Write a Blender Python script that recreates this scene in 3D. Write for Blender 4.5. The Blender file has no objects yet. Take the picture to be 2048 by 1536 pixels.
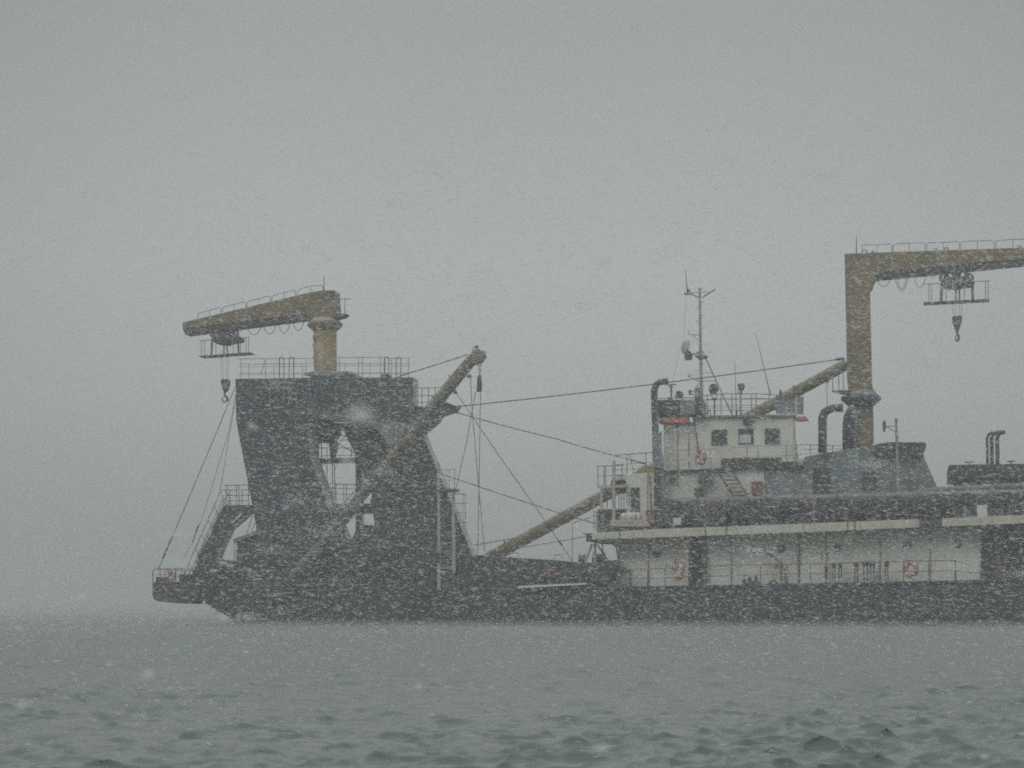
import bpy, math, random
import numpy as np
from mathutils import Vector, Matrix

random.seed(7)
rng = np.random.default_rng(11)
R = math.radians
scene = bpy.context.scene
COL = scene.collection

# ------------------------------------------------------------------ camera
FPX, HOR, CAMH, DIST, YAW = 4400.0, 1203.0, 1.2, 110.0, R(10)
cam_d = bpy.data.cameras.new('camera')
cam = bpy.data.objects.new('camera', cam_d)
COL.objects.link(cam)
cam.location = (0, 0, CAMH)
cam.rotation_euler = (R(90), 0, 0)
cam_d.sensor_width = 36
cam_d.lens = 36 * FPX / 2048
cam_d.shift_y = (HOR - 768) / 2048
cam_d.clip_start = 0.2
cam_d.clip_end = 9000
cam_d.dof.use_dof = True
cam_d.dof.focus_distance = 100
cam_d.dof.aperture_fstop = 5.6
scene.camera = cam

# ------------------------------------------------------------------ light
SUN_EL, SUN_ROT = R(38), R(215)
world = bpy.data.worlds.new("World")
scene.world = world
world.use_nodes = True
wn, wl = world.node_tree.nodes, world.node_tree.links
wn.clear()
w_out = wn.new('ShaderNodeOutputWorld'); bg = wn.new('ShaderNodeBackground')
sky = wn.new('ShaderNodeTexSky'); sky.sky_type = 'NISHITA'; sky.sun_disc = False
sky.sun_elevation = SUN_EL; sky.sun_rotation = SUN_ROT
sky.air_density = 1.0; sky.dust_density = 4.0
hs = wn.new('ShaderNodeHueSaturation'); hs.inputs['Saturation'].default_value = 0.12
geo = wn.new('ShaderNodeTexCoord'); sep = wn.new('ShaderNodeSeparateXYZ')
rmp = wn.new('ShaderNodeValToRGB')           # overcast: cloud deck colour by height above horizon
rmp.color_ramp.elements[0].position = 0.0; rmp.color_ramp.elements[0].color = (0.310, 0.316, 0.312, 1)
e = rmp.color_ramp.elements.new(0.09); e.color = (0.388, 0.412, 0.413, 1)
e = rmp.color_ramp.elements.new(0.15); e.color = (0.388, 0.411, 0.411, 1)
e = rmp.color_ramp.elements.new(0.26); e.color = (0.300, 0.312, 0.306, 1)
e = rmp.color_ramp.elements.new(0.45); e.color = (0.80, 0.82, 0.82, 1)
rmp.color_ramp.elements[-1].position = 1.0; rmp.color_ramp.elements[-1].color = (1.15, 1.17, 1.18, 1)
gain = wn.new('ShaderNodeMix'); gain.data_type = 'RGBA'; gain.blend_type = 'MULTIPLY'; gain.inputs[0].default_value = 1
gain.inputs[7].default_value = (11.4, 11.4, 11.3, 1)
cl = wn.new('ShaderNodeTexNoise'); cl.inputs['Scale'].default_value = 2.2; cl.inputs['Detail'].default_value = 4
clm = wn.new('ShaderNodeMapRange'); clm.inputs[3].default_value = 0.94; clm.inputs[4].default_value = 1.06
clx = wn.new('ShaderNodeMix'); clx.data_type = 'RGBA'; clx.blend_type = 'MULTIPLY'; clx.inputs[0].default_value = 1
mix = wn.new('ShaderNodeMix'); mix.data_type = 'RGBA'; mix.inputs[0].default_value = 0.88
wl.new(geo.outputs['Generated'], sep.inputs[0]); wl.new(sep.outputs['Z'], rmp.inputs[0])
wl.new(rmp.outputs[0], gain.inputs[6]); wl.new(geo.outputs['Generated'], cl.inputs['Vector'])
wl.new(cl.outputs['Fac'], clm.inputs[0]); wl.new(gain.outputs[2], clx.inputs[6]); wl.new(clm.outputs[0], clx.inputs[7])
wl.new(sky.outputs[0], hs.inputs['Color']); wl.new(hs.outputs[0], mix.inputs[6]); wl.new(clx.outputs[2], mix.inputs[7])
# a thinner, brighter stretch of cloud straight ahead, duller to either side
mx2 = wn.new('ShaderNodeMath'); mx2.operation = 'MULTIPLY'; wl.new(sep.outputs['X'], mx2.inputs[0]); wl.new(sep.outputs['X'], mx2.inputs[1])
mr2 = wn.new('ShaderNodeMapRange'); mr2.inputs[1].default_value = 0.0; mr2.inputs[2].default_value = 0.08; mr2.inputs[3].default_value = 1.04; mr2.inputs[4].default_value = 0.86
mr2.interpolation_type = 'SMOOTHSTEP'; wl.new(mx2.outputs[0], mr2.inputs[0])
mx3 = wn.new('ShaderNodeMix'); mx3.data_type = 'RGBA'; mx3.blend_type = 'MULTIPLY'; mx3.inputs[0].default_value = 1
wl.new(mix.outputs[2], mx3.inputs[6]); wl.new(mr2.outputs[0], mx3.inputs[7])
wl.new(mx3.outputs[2], bg.inputs['Color']); bg.inputs['Strength'].default_value = 0.1
wl.new(bg.outputs[0], w_out.inputs['Surface'])
sun_d = bpy.data.lights.new('sun', 'SUN'); sun_d.energy = 0.6; sun_d.angle = R(25); sun_d.color = (1.0, 0.97, 0.92)
sun = bpy.data.objects.new('sun', sun_d); COL.objects.link(sun)
sd = Vector((math.sin(SUN_ROT) * math.cos(SUN_EL), math.cos(SUN_ROT) * math.cos(SUN_EL), math.sin(SUN_EL)))
sun.rotation_euler = sd.to_track_quat('Z', 'Y').to_euler()
sun.location = (0, 0, 60)

scene.view_settings.view_transform = 'Standard'
scene.view_settings.look = 'None'
scene.view_settings.exposure = 0.0
scene.view_settings.gamma = 1.0
scene.render.engine = 'CYCLES'
cy = scene.cycles
cy.use_denoising = False
cy.max_bounces = 6; cy.diffuse_bounces = 3; cy.glossy_bounces = 3; cy.transmission_bounces = 3
cy.volume_bounces = 1; cy.transparent_max_bounces = 28
cy.caustics_reflective = False; cy.caustics_refractive = False
cy.sample_clamp_indirect = 4
cy.pixel_filter_type = 'BLACKMAN_HARRIS'; cy.filter_width = 1.9

# ------------------------------------------------------------------ materials
def new_mat(name):
    m = bpy.data.materials.new(name); m.use_nodes = True
    nt = m.node_tree; nt.nodes.clear()
    return m, nt.nodes, nt.links

def paint(name, base, alt=None, rust=0.0, snow=0.55, wind=0.35, rough=0.6, scale=1.2, metallic=0.0, streak=1.0):
    """weathered ship paint: blotches, rust with vertical runs, wet snow lying on top; windward faces paled by blown snow and painted-in skylight"""
    m, n, l = new_mat(name)
    out = n.new('ShaderNodeOutputMaterial'); b = n.new('ShaderNodeBsdfPrincipled')
    tc = n.new('ShaderNodeTexCoord')
    def noise(sc, det, vec=None, rgh=0.6):
        t = n.new('ShaderNodeTexNoise'); t.inputs['Scale'].default_value = sc
        t.inputs['Detail'].default_value = det; t.inputs['Roughness'].default_value = rgh
        l.new(vec or tc.outputs['Object'], t.inputs['Vector']); return t.outputs['Fac']
    def ramp(v, a, c):
        r = n.new('ShaderNodeMapRange'); r.interpolation_type = 'SMOOTHSTEP'
        r.inputs[1].default_value = a; r.inputs[2].default_value = c
        l.new(v, r.inputs[0]); return r.outputs[0]
    def mixc(f, a, c):
        x = n.new('ShaderNodeMix'); x.data_type = 'RGBA'
        if isinstance(f, float): x.inputs[0].default_value = f
        else: l.new(f, x.inputs[0])
        for s, v in ((6, a), (7, c)):
            if isinstance(v, tuple): x.inputs[s].default_value = (*v, 1)
            else: l.new(v, x.inputs[s])
        return x.outputs[2]
    alt = alt or tuple(c * 0.6 for c in base)
    col = mixc(ramp(noise(scale, 6), 0.35, 0.7), base, alt)
    if rust > 0:
        mp = n.new('ShaderNodeMapping'); mp.inputs['Scale'].default_value = (3.2 * streak, 3.2, 0.45)
        l.new(tc.outputs['Object'], mp.inputs['Vector'])
        rf = ramp(noise(1.6, 7, mp.outputs[0], 0.7), 0.66 - 0.3 * rust, 0.80 - 0.2 * rust)
        col = mixc(rf, col, (0.16, 0.075, 0.035))
    if snow > 0:
        sp = n.new('ShaderNodeSeparateXYZ'); l.new(tc.outputs['Normal'], sp.inputs[0])
        top = ramp(sp.outputs['Z'], 0.35, 0.9)
        windlit = ramp(sp.outputs['X'], 0.3, 0.95)  # +X faces: blown snow, plus their brighter skylit tone painted in
        ns = ramp(noise(5, 5), 0.3, 0.75)
        a = n.new('ShaderNodeMath'); a.operation = 'MULTIPLY'; a.inputs[1].default_value = snow; l.new(top, a.inputs[0])
        c = n.new('ShaderNodeMath'); c.operation = 'MULTIPLY'; c.inputs[1].default_value = wind; l.new(windlit, c.inputs[0])
        d = n.new('ShaderNodeMath'); d.operation = 'MAXIMUM'; l.new(a.outputs[0], d.inputs[0]); l.new(c.outputs[0], d.inputs[1])
        e2 = n.new('ShaderNodeMath'); e2.operation = 'MULTIPLY_ADD'; l.new(ns, e2.inputs[0]); e2.inputs[1].default_value = 0.6; e2.inputs[2].default_value = 0.5
        f = n.new('ShaderNodeMath'); f.operation = 'MULTIPLY'; f.use_clamp = True; l.new(d.outputs[0], f.inputs[0]); l.new(e2.outputs[0], f.inputs[1])
        col = mixc(f.outputs[0], col, (0.62, 0.66, 0.70))
    l.new(col, b.inputs['Base Color'])
    b.inputs['Roughness'].default_value = rough; b.inputs['Metallic'].default_value = metallic
    bp = n.new('ShaderNodeBump'); bp.inputs['Strength'].default_value = 0.3; bp.inputs['Distance'].default_value = 0.02
    l.new(noise(3.5, 5), bp.inputs['Height']); l.new(bp.outputs[0], b.inputs['Normal'])
    l.new(b.outputs[0], out.inputs['Surface'])
    return m

M = {
 'hull':   paint('hull_black_paint', (0.009, 0.018, 0.029), (0.018, 0.027, 0.036), rust=0.10),
 'gantry': paint('dark_steel_paint', (0.010, 0.019, 0.031), (0.020, 0.030, 0.042), rust=0.08, wind=0.8),  # high wind value also paints the legs' inner sides as lit
 'plate':  paint('grey_plate_paint', (0.16, 0.18, 0.20), (0.11, 0.125, 0.14), rust=0.12),
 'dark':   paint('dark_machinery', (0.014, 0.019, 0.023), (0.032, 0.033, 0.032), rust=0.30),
 'brown':  paint('rusty_brown_pipe', (0.050, 0.042, 0.032), (0.022, 0.022, 0.021), rust=0.25, snow=0.25),
 'yellow': paint('weathered_ochre_paint', (0.31, 0.215, 0.082), (0.20, 0.148, 0.066), rust=0.14, wind=0.1),
 'yellow_dark': paint('weathered_brown_paint', (0.170, 0.126, 0.056), (0.095, 0.075, 0.042), rust=0.20, wind=0.1),
 'boom':   paint('olive_ochre_boom_paint', (0.150, 0.125, 0.060), (0.060, 0.056, 0.036), rust=0.34, snow=0.2, scale=2.6),
 'boom_near': paint('dark_olive_boom_paint', (0.105, 0.088, 0.045), (0.045, 0.042, 0.030), rust=0.30, snow=0.3, scale=3.0, wind=0.2),
 'white':  paint('cream_white_paint', (0.56, 0.555, 0.50), (0.45, 0.45, 0.41), rust=0.20, scale=0.8, wind=0.1),
 'fascia': paint('cream_edge_paint', (0.47, 0.455, 0.39), (0.38, 0.365, 0.31), rust=0.36, scale=0.9, wind=0.1),
 'funnel': paint('blue_green_grey_paint', (0.125, 0.155, 0.165), (0.085, 0.108, 0.118), rust=0.08),
 'rail':   paint('grey_rail_paint', (0.075, 0.075, 0.07), (0.05, 0.05, 0.05), rust=0.2, wind=0.0),
 'rail_light': paint('beige_rail_paint', (0.30, 0.28, 0.24), (0.18, 0.16, 0.14), rust=0.25, wind=0.0),
 'rail_dark': paint('dark_rail_paint', (0.05, 0.05, 0.05), (0.03, 0.03, 0.03), rust=0.2, wind=0.0),
 'wire':   paint('wire_rope_steel', (0.035, 0.035, 0.033), (0.02, 0.02, 0.02), snow=0.2, wind=0),
 'pink':   paint('faded_beige_paint', (0.36, 0.31, 0.27), (0.28, 0.24, 0.21), rust=0.3),
 'red':    paint('faded_red_paint', (0.38, 0.095, 0.055), (0.25, 0.07, 0.045), rust=0.1, snow=0.3, wind=0.1),
 'maroon': paint('dull_maroon_paint', (0.13, 0.035, 0.032), (0.09, 0.03, 0.03), rust=0.1, wind=0.1),
 'orange': paint('orange_buoy_plastic', (0.38, 0.13, 0.075), (0.27, 0.12, 0.08), snow=0.3, wind=0),
 'band':   paint('white_buoy_band', (0.6, 0.6, 0.57), (0.5, 0.5, 0.48), snow=0.1, wind=0),
 'rubber': paint('black_rubber', (0.02, 0.02, 0.02), (0.03, 0.03, 0.03), snow=0.4, wind=0),
 'dish':   paint('pale_grey_dish', (0.26, 0.28, 0.29), (0.20, 0.21, 0.22), snow=0.2, wind=0.1),
 'snowy':  paint('snow_crust', (0.62, 0.65, 0.68), (0.5, 0.53, 0.56), snow=0.3, wind=0),
 'blind':  paint('pale_window_blind', (0.42, 0.50, 0.50), (0.36, 0.43, 0.43), snow=0, wind=0),
}
def glass_mat():
    m, n, l = new_mat('dark_window_glass')
    out = n.new('ShaderNodeOutputMaterial'); b = n.new('ShaderNodeBsdfPrincipled')
    b.inputs['Base Color'].default_value = (0.03, 0.035, 0.04, 1); b.inputs['Roughness'].default_value = 0.12
    l.new(b.outputs[0], out.inputs['Surface']); return m
M['glass'] = glass_mat()

# ------------------------------------------------------------------ ship frame
CY, SY = math.cos(YAW), math.sin(YAW)
def F(px, py, d=0.0):
    """photo point on the ship's lengthwise plane, d metres inboard -> ship coordinates (along, inboard, up)"""
    a = (px - 1024) / FPX
    s = (a * (DIST + d * CY) - d * SY) / (CY + a * SY)
    y = DIST - s * SY + d * CY
    return Vector((s, d, CAMH + (HOR - py) / FPX * y))
def ship_matrix(v):
    return Matrix.Translation(Vector((v.x * CY + v.y * SY, DIST - v.x * SY + v.y * CY, v.z))) @ Matrix.Rotation(-YAW, 4, 'Z')
PX = 0.025            # one photo pixel in metres at the ship

class MB:
    def __init__(s): s.v = []; s.f = []; s.smooth = []
    def add(s, verts, faces, smooth=False):
        o = len(s.v); s.v += [Vector(x) for x in verts]
        s.f += [tuple(i + o for i in f) for f in faces]; s.smooth += [smooth] * len(faces)
        return s
    def box(s, a, b):
        x0, y0, z0 = (min(a[i], b[i]) for i in range(3)); x1, y1, z1 = (max(a[i], b[i]) for i in range(3))
        return s.add([(x0,y0,z0),(x1,y0,z0),(x1,y1,z0),(x0,y1,z0),(x0,y0,z1),(x1,y0,z1),(x1,y1,z1),(x0,y1,z1)],
                     [(0,3,2,1),(4,5,6,7),(0,1,5,4),(1,2,6,5),(2,3,7,6),(3,0,4,7)])
    def pbox(s, x0, y0, x1, y1, d0, d1):
        return s.box(tuple(F(x0, y0, d0)), (F(x1, y1, d0).x, d1, F(x1, y1, d0).z))
    def prism(s, pts, d0, d1):
        """outline in photo points on plane d0, carried straight back to d1"""
        near = [F(x, y, d0) for x, y in pts]
        if sum(near[i].x * near[(i+1) % len(near)].z - near[(i+1) % len(near)].x * near[i].z for i in range(len(near))) < 0:
            near.reverse()
        n = len(near); far = [Vector((p.x, d1, p.z)) for p in near]
        # inset bevel strip so that edges catch light
        fs = [tuple(range(n)), tuple(range(2*n-1, n-1, -1))]
        fs += [(i, i+n, (i+1) % n + n, (i+1) % n) for i in range(n)]
        return s.add(near + far, fs)
    def tube(s, p0, p1, r, r1=None, n=6, cap=True):
        p0, p1 = Vector(p0), Vector(p1); r1 = r if r1 is None else r1
        ax = (p1 - p0)
        if ax.length < 1e-6: return s
        ax.normalize(); u = ax.orthogonal().normalized(); w = ax.cross(u)
        vs = []
        for p, rr in ((p0, r), (p1, r1)):
            for k in range(n):
                t = 2 * math.pi * k / n; vs.append(p + (u * math.cos(t) + w * math.sin(t)) * rr)
        fs = [(k, (k+1) % n, (k+1) % n + n, k + n) for k in range(n)]
        s.add(vs, fs, n > 6)
        if cap: s.add(vs[:n], [tuple(range(n-1, -1, -1))]); s.add(vs[n:], [tuple(range(n))])
        return s
    def path(s, pts, r, n=5):
        """one swept tube through the points (shared rings)"""
        pts = [Vector(p) for p in pts]; rings = []; prev = None
        for i, p in enumerate(pts):
            t = (pts[min(i+1, len(pts)-1)] - pts[max(i-1, 0)]).normalized()
            u = (prev - t * prev.dot(t)).normalized() if prev else t.orthogonal().normalized()
            prev = u; w = t.cross(u); rr = r[i] if isinstance(r, (list, tuple)) else r
            rings.append([p + (u * math.cos(2*math.pi*k/n) + w * math.sin(2*math.pi*k/n)) * rr for k in range(n)])
        vs = [v for ring in rings for v in ring]; fs = []
        for i in range(len(pts)-1):
            for k in range(n):
                fs.append((i*n+k, i*n+(k+1) % n, (i+1)*n+(k+1) % n, (i+1)*n+k))
        fs.append(tuple(range(n-1, -1, -1))); fs.append(tuple((len(pts)-1)*n + k for k in range(n)))
        return s.add(vs, fs, n > 6)
    def ptube(s, x0, y0, x1, y1, rpx, d=0.0, d1=None, n=6):
        return s.tube(F(x0, y0, d), F(x1, y1, d if d1 is None else d1), rpx * PX, n=n)
    def lathe(s, c, axis, prof, n=16):
        """prof: (distance along axis, radius)"""
        ax = Vector(axis).normalized(); u = ax.orthogonal().normalized(); w = ax.cross(u); c = Vector(c)
        vs = [c + ax*h + (u*math.cos(2*math.pi*k/n) + w*math.sin(2*math.pi*k/n))*r for h, r in prof for k in range(n)]
        fs = [(i*n+k, i*n+(k+1) % n, (i+1)*n+(k+1) % n, (i+1)*n+k) for i in range(len(prof)-1) for k in range(n)]
        s.add(vs, fs, True)
        s.add(vs[:n], [tuple(range(n-1, -1, -1))]); s.add(vs[-n:], [tuple(range(n))])
        return s
    def torus(s, c, ax, R0, r0, a0=0.0, a1=2*math.pi, n=24, m=8, squash=1.0):
        ax = Vector(ax).normalized(); u = Vector((0,0,1)); w = ax.cross(u).normalized(); c = Vector(c)
        full = abs(a1 - a0 - 2*math.pi) < 1e-4; N = n if full else n + 1
        vs = []
        for i in range(N):
            t = a0 + (a1-a0)*i/n; dr = u*math.cos(t) + w*math.sin(t)
            for k in range(m):
                q = 2*math.pi*k/m; vs.append(c + dr*(R0 + r0*math.cos(q)) + ax*(r0*squash*math.sin(q)))
        fs = []
        for i in range(n):
            j = (i+1) % N
            for k in range(m): fs.append((i*m+k, i*m+(k+1) % m, j*m+(k+1) % m, j*m+k))
        if not full: fs.append(tuple(range(m-1, -1, -1))); fs.append(tuple(n*m+k for k in range(m)))
        return s.add(vs, fs, True)
    def build(s, name, mat, parent=None, loc=None, bevel=0.0):
        if parent is not None: loc = Vector(parent['_o'])
        elif loc is None:
            zs = min(v.z for v in s.v); loc = Vector((sum(v.x for v in s.v)/len(s.v), sum(v.y for v in s.v)/len(s.v), zs))
        me = bpy.data.meshes.new(name)
        me.from_pydata([tuple(v - loc) for v in s.v], [], s.f)
        me.polygons.foreach_set('use_smooth', s.smooth); me.materials.append(mat); me.update()
        ob = bpy.data.objects.new(name, me); COL.objects.link(ob)
        ob['_o'] = tuple(loc)
        if parent is not None: ob.parent = parent
        else: ob.matrix_world = ship_matrix(loc)
        if bevel:
            bv = ob.modifiers.new('bevel', 'BEVEL'); bv.width = bevel; bv.segments = 2; bv.limit_method = 'ANGLE'; bv.angle_limit = R(35)
        return ob

def tag(o, label, cat, group=None):
    o['label'] = label; o['category'] = cat
    if group: o['group'] = group
    return o
def thing(name, label, cat, loc, group=None):
    o = bpy.data.objects.new(name, None); COL.objects.link(o)
    o.empty_display_size = 0.5
    o.matrix_world = ship_matrix(Vector(loc)); o['_o'] = tuple(loc)
    return tag(o, label, cat, group)
def lerp_y(pts, x):
    for (x0, y0), (x1, y1) in zip(pts, pts[1:]):
        if x0 <= x <= x1: return y0 + (y1-y0)*(x-x0)/(x1-x0 or 1)
    return pts[0][1] if x < pts[0][0] else pts[-1][1]
def rail(top, bot, posts, d=0.0, mids=(0.5,), r=1.0, mb=None, wob=0.0):
    """guard rail: top line, foot line (photo points), posts at given x"""
    mb = mb or MB()
    def line(fr):
        xs = sorted(set([p[0] for p in top] + [p[0] for p in bot] + list(posts)))
        xs = [x for x in xs if top[0][0] <= x <= top[-1][0]]
        return [F(x, lerp_y(top, x)*(1-fr) + lerp_y(bot, x)*fr + (random.uniform(-wob, wob)), d) for x in xs]
    mb.path(line(0), r*PX)
    for f in mids: mb.path(line(f), r*PX*0.7)
    for x in posts: mb.ptube(x, lerp_y(top, x), x, lerp_y(bot, x), r, d)
    return mb
def wall(nseg_pts, d0, d1): return MB().prism(nseg_pts, d0, d1)

# ================================================================== SEA
def make_sea():
    ys = [-400, -60, 0, 5]
    y = 9.0
    while y < 3200:
        ys.append(y); y *= 1.0025 if y < 32 else 1.004 if y < 60 else (1.0075 if y < 400 else 1.02)
    ys = np.array(ys)
    t = np.concatenate([[-3.0, -1.2, -0.6], np.linspace(-0.33, 0.33, 1150), [0.6, 1.2, 3.0]])
    sc_ = np.maximum(ys, 12)
    X = sc_[:, None] * t[None, :]; Y = np.repeat(ys[:, None], len(t), 1)
    dy = np.gradient(ys); dy = np.maximum(dy, sc_ * (t[5]-t[4]))[:, None]
    Z = np.zeros_like(X); DX = np.zeros_like(X); DY = np.zeros_like(X)
    r = np.random.default_rng(23)
    patch = 0.85 + 0.22*np.sin(X*0.21+Y*0.13+1.3)*np.sin(X*0.083-Y*0.17+0.4) + 0.12*np.sin(X*0.5-Y*0.31)
    K = 84
    for i in range(K):
        lam = 0.12 * (2.4/0.12) ** (i/(K-1)) * r.uniform(0.9, 1.1)
        th = r.normal(R(-72), R(28))
        k = 2*math.pi/lam; kx, ky = k*math.cos(th), k*math.sin(th)
        slope = 0.090 * (1.0 if lam < 0.4 else (0.4/lam)**1.25)
        a = slope/k
        att = np.clip((lam/(dy*2.2)) - 0.7, 0, 1)
        w1 = 0.35*np.sin(X*kx*0.13 + Y*ky*0.19 + i) + 0.3*np.sin(-X*ky*0.11 + Y*kx*0.07 + 2*i)
        ph = kx*X + ky*Y + r.uniform(0, 6.28) + 1.6*w1
        s_, c_ = np.sin(ph), np.cos(ph)
        A = a*att*patch
        Z += A*c_; DX -= A*0.95*math.cos(th)*s_; DY -= A*0.95*math.sin(th)*s_
    Z = np.where(ys[:, None] < 6, 0, Z)
    co = np.stack([X+DX, Y+DY, Z], -1).reshape(-1, 3).astype(np.float32)
    nr, nc = X.shape
    idx = np.arange(nr*nc).reshape(nr, nc)
    q = np.stack([idx[:-1,:-1], idx[:-1,1:], idx[1:,1:], idx[1:,:-1]], -1).reshape(-1, 4)
    me = bpy.data.meshes.new('sea')
    me.vertices.add(len(co)); me.vertices.foreach_set('co', co.ravel())
    me.loops.add(q.size); me.loops.foreach_set('vertex_index', q.ravel().astype(np.int32))
    me.polygons.add(len(q)); me.polygons.foreach_set('loop_start', np.arange(0, q.size, 4, dtype=np.int32))
    me.polygons.foreach_set('use_smooth', np.ones(len(q), bool))
    me.update()
    m, n, l = new_mat('grey_green_sea_water')
    out = n.new('ShaderNodeOutputMaterial'); b = n.new('ShaderNodeBsdfPrincipled')
    b.inputs['Base Color'].default_value = (0.084, 0.110, 0.096, 1)
    b.inputs['Roughness'].default_value = 0.15; b.inputs['IOR'].default_value = 1.333
    tc = n.new('ShaderNodeTexCoord')
    mp = n.new('ShaderNodeMapping'); mp.inputs['Scale'].default_value = (1, 0.8, 1); mp.inputs['Rotation'].default_value = (0, 0, 0.4)
    l.new(tc.outputs['Object'], mp.inputs['Vector'])
    # ripples too small for the mesh far out: rougher surface with distance along the sheet
    ln = n.new('ShaderNodeVectorMath'); ln.operation = 'LENGTH'; l.new(tc.outputs['Object'], ln.inputs[0])
    rr = n.new('ShaderNodeMapRange'); rr.inputs[1].default_value = 14; rr.inputs[2].default_value = 75; rr.inputs[3].default_value = 0.16; rr.inputs[4].default_value = 0.60
    l.new(ln.outputs['Value'], rr.inputs[0]); l.new(rr.outputs[0], b.inputs['Roughness'])
    n1 = n.new('ShaderNodeTexNoise'); n1.inputs['Scale'].default_value = 9; n1.inputs['Detail'].default_value = 4
    l.new(mp.outputs[0], n1.inputs['Vector'])
    bp = n.new('ShaderNodeBump'); bp.inputs['Strength'].default_value = 0.5; bp.inputs['Distance'].default_value = 0.02
    l.new(n1.outputs['Fac'], bp.inputs['Height']); l.new(bp.outputs[0], b.inputs['Normal'])
    l.new(b.outputs[0], out.inputs['Surface'])
    me.materials.append(m)
    o = bpy.data.objects.new('sea', me); COL.objects.link(o); o['kind'] = 'structure'; o['label'] = 'choppy grey green sea'
make_sea()

# ================================================================== THE SHIP
ship = thing('dredging_ship', 'long dark hulled dredging ship with cream deckhouse and bridge', 'ship', (0, 0, 0))
# hull: near side flat plate with long chine, raised dark fore part
h = MB(); h.prism([(925,1176),(1240,1175),(1620,1168),(1968,1161),(2330,1154),(2330,1290),(925,1290)], 0, 12); h.build('hull', M['hull'], ship, bevel=0.04)
h = MB(); h.prism([(1238,1173.5),(1620,1166.5),(1968,1159.5),(2330,1152.5),(2330,1157),(1968,1164),(1620,1171),(1238,1178)], -0.12, -0.01)
h.build('rubbing_strake', M['dark'], ship)
h = MB(); h.prism([(938,1111),(967,1110),(1014,1114),(1113,1120),(1153,1124),(1237,1128),(1237,1180),(938,1180)], 0.5, 10)
h.build('raised_foredeck', M['hull'], ship, bevel=0.03)
h = MB()
h.prism([(428,1127),(445,1119),(470,1122),(520,1110),(760,1085),(940,1110),(940,1290),(480,1290),(472,1250),(458,1234),(436,1222),(412,1207),(405,1196),(405,1160)], 0.3, 10)
h.build('pontoon_hull', M['hull'], ship, bevel=0.03)
# clutter plating and frames on the pontoon side
cl_ = MB()
for i in range(46):
    x = random.uniform(500, 1225); y = random.uniform(1118, 1165) if x > 940 else random.uniform(1100, 1190)
    w, hh = random.uniform(6, 34), random.uniform(5, 26)
    cl_.pbox(x, y, x+w, y+hh, 0.28 + 0.004*i - random.uniform(0.15, 0.5), 0.6)
c = cl_.build('hull_side_fittings', M['dark'], ship); c['kind'] = 'stuff'
MB().prism([(1036,1172),(1172,1166),(1172,1169),(1036,1176)], -0.5, 0.4).build('snowy_ledge', M['snowy'], ship)
for x, y in ((1028,1114),(1116,1118)):
    t = MB(); t.path([F(x-7,y,1), F(x-7,y-8,1), F(x+8,y-8,1), F(x+8,y,1)], 0.9*PX); t.build('deck_bracket', M['rail'], ship)
# spike like fenders at the cutter end
for i, (x, y) in enumerate([(412,1196),(424,1202),(436,1207),(448,1213),(460,1219),(472,1225),(486,1229),(502,1233),(520,1236)]):
    b = MB(); p0 = F(x+12, y-6, 0.3 + (i % 3)*0.2); p1 = F(x - 2 - (i % 4)*2, y+13 + (i % 3)*5, 0.1)
    b.tube(p0, p1, 0.12, 0.02, 5); b.build('cutter_tooth', M['dark'], ship)

# main deck house (white), recessed under the upper deck edge
h = MB(); h.prism([(1237,1076),(1377,1070),(1377,1172),(1237,1174.5)], 1.3, 9)
h.build('deckhouse_wall', M['white'], ship)
h = MB(); h.prism([(1410,1068),(1620,1060),(1838,1052),(1968,1048),(1968,1160),(1620,1167),(1410,1171)], 1.3, 9)
h.build('deckhouse_wall', M['white'], ship)
h = MB(); h.prism([(1376,1068),(1411,1066),(1411,1172),(1376,1172)], 2.3, 8.8); h.build('doorway_recess', M['dark'], ship)
h = MB(); h.prism([(1968,1046),(2330,1034),(2330,1152),(1968,1160)], 3.0, 9); h.build('deckhouse_recess_wall', M['plate'], ship)
h = MB(); h.pbox(2014,1078,2066,1142, 2.7, 3.1); h.build('deckhouse_opening', M['dark'], ship)
h = MB(); h.pbox(2024,1098,2050,1160, 2.4, 2.9)
h = MB(); h.pbox(1982,1112,2001,1128, 0.9, 1.5); h.ptube(1992,1128,1992,1158,1.5,1.2); h.build('valve_box', M['maroon'], ship)
# upper deck slab and its pale edge
h = MB(); h.prism([(1184,1067),(1309,1060),(1838,1040),(2048,1031.5),(2330,1021),(2330,1040),(2048,1047),(1838,1055),(1309,1075),(1184,1080)], 0.05, 10)
h.build('upper_deck', M['dark'], ship)
fx = [(1184,1066,1079),(1309,1058,1075),(1620,1046.5,1064),(1838,1038,1054.5),(1884,1036.5,1052.5),(1961,1033,1050),(2048,1029.5,1046.5),(2330,1018,1036)]
def fascia(a, b2):
    pts = [p for p in fx if a <= p[0] <= b2]
    q = MB(); q.prism([(p[0], p[1]) for p in pts] + [(p[0], p[2]) for p in reversed(pts)], -0.05, 0.08)
    q.build('deck_edge_plate', M['fascia'], ship)
fascia(1184, 1838); fascia(1884, 2330)
q = MB(); q.prism([(1835,1042),(1888,1039),(1888,1052),(1835,1054)], 0.0, 0.1); q.build('rusty_edge_plate', M['brown'], ship)
for x in (1238, 1694, 1709, 1410, 1452):
    q = MB(); y = lerp_y([(p[0], p[1]) for p in fx], x); q.pbox(x, y-0.5, x+2.2, y+17, -0.075, -0.045); q.build('edge_joint', M['brown'], ship)
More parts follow.
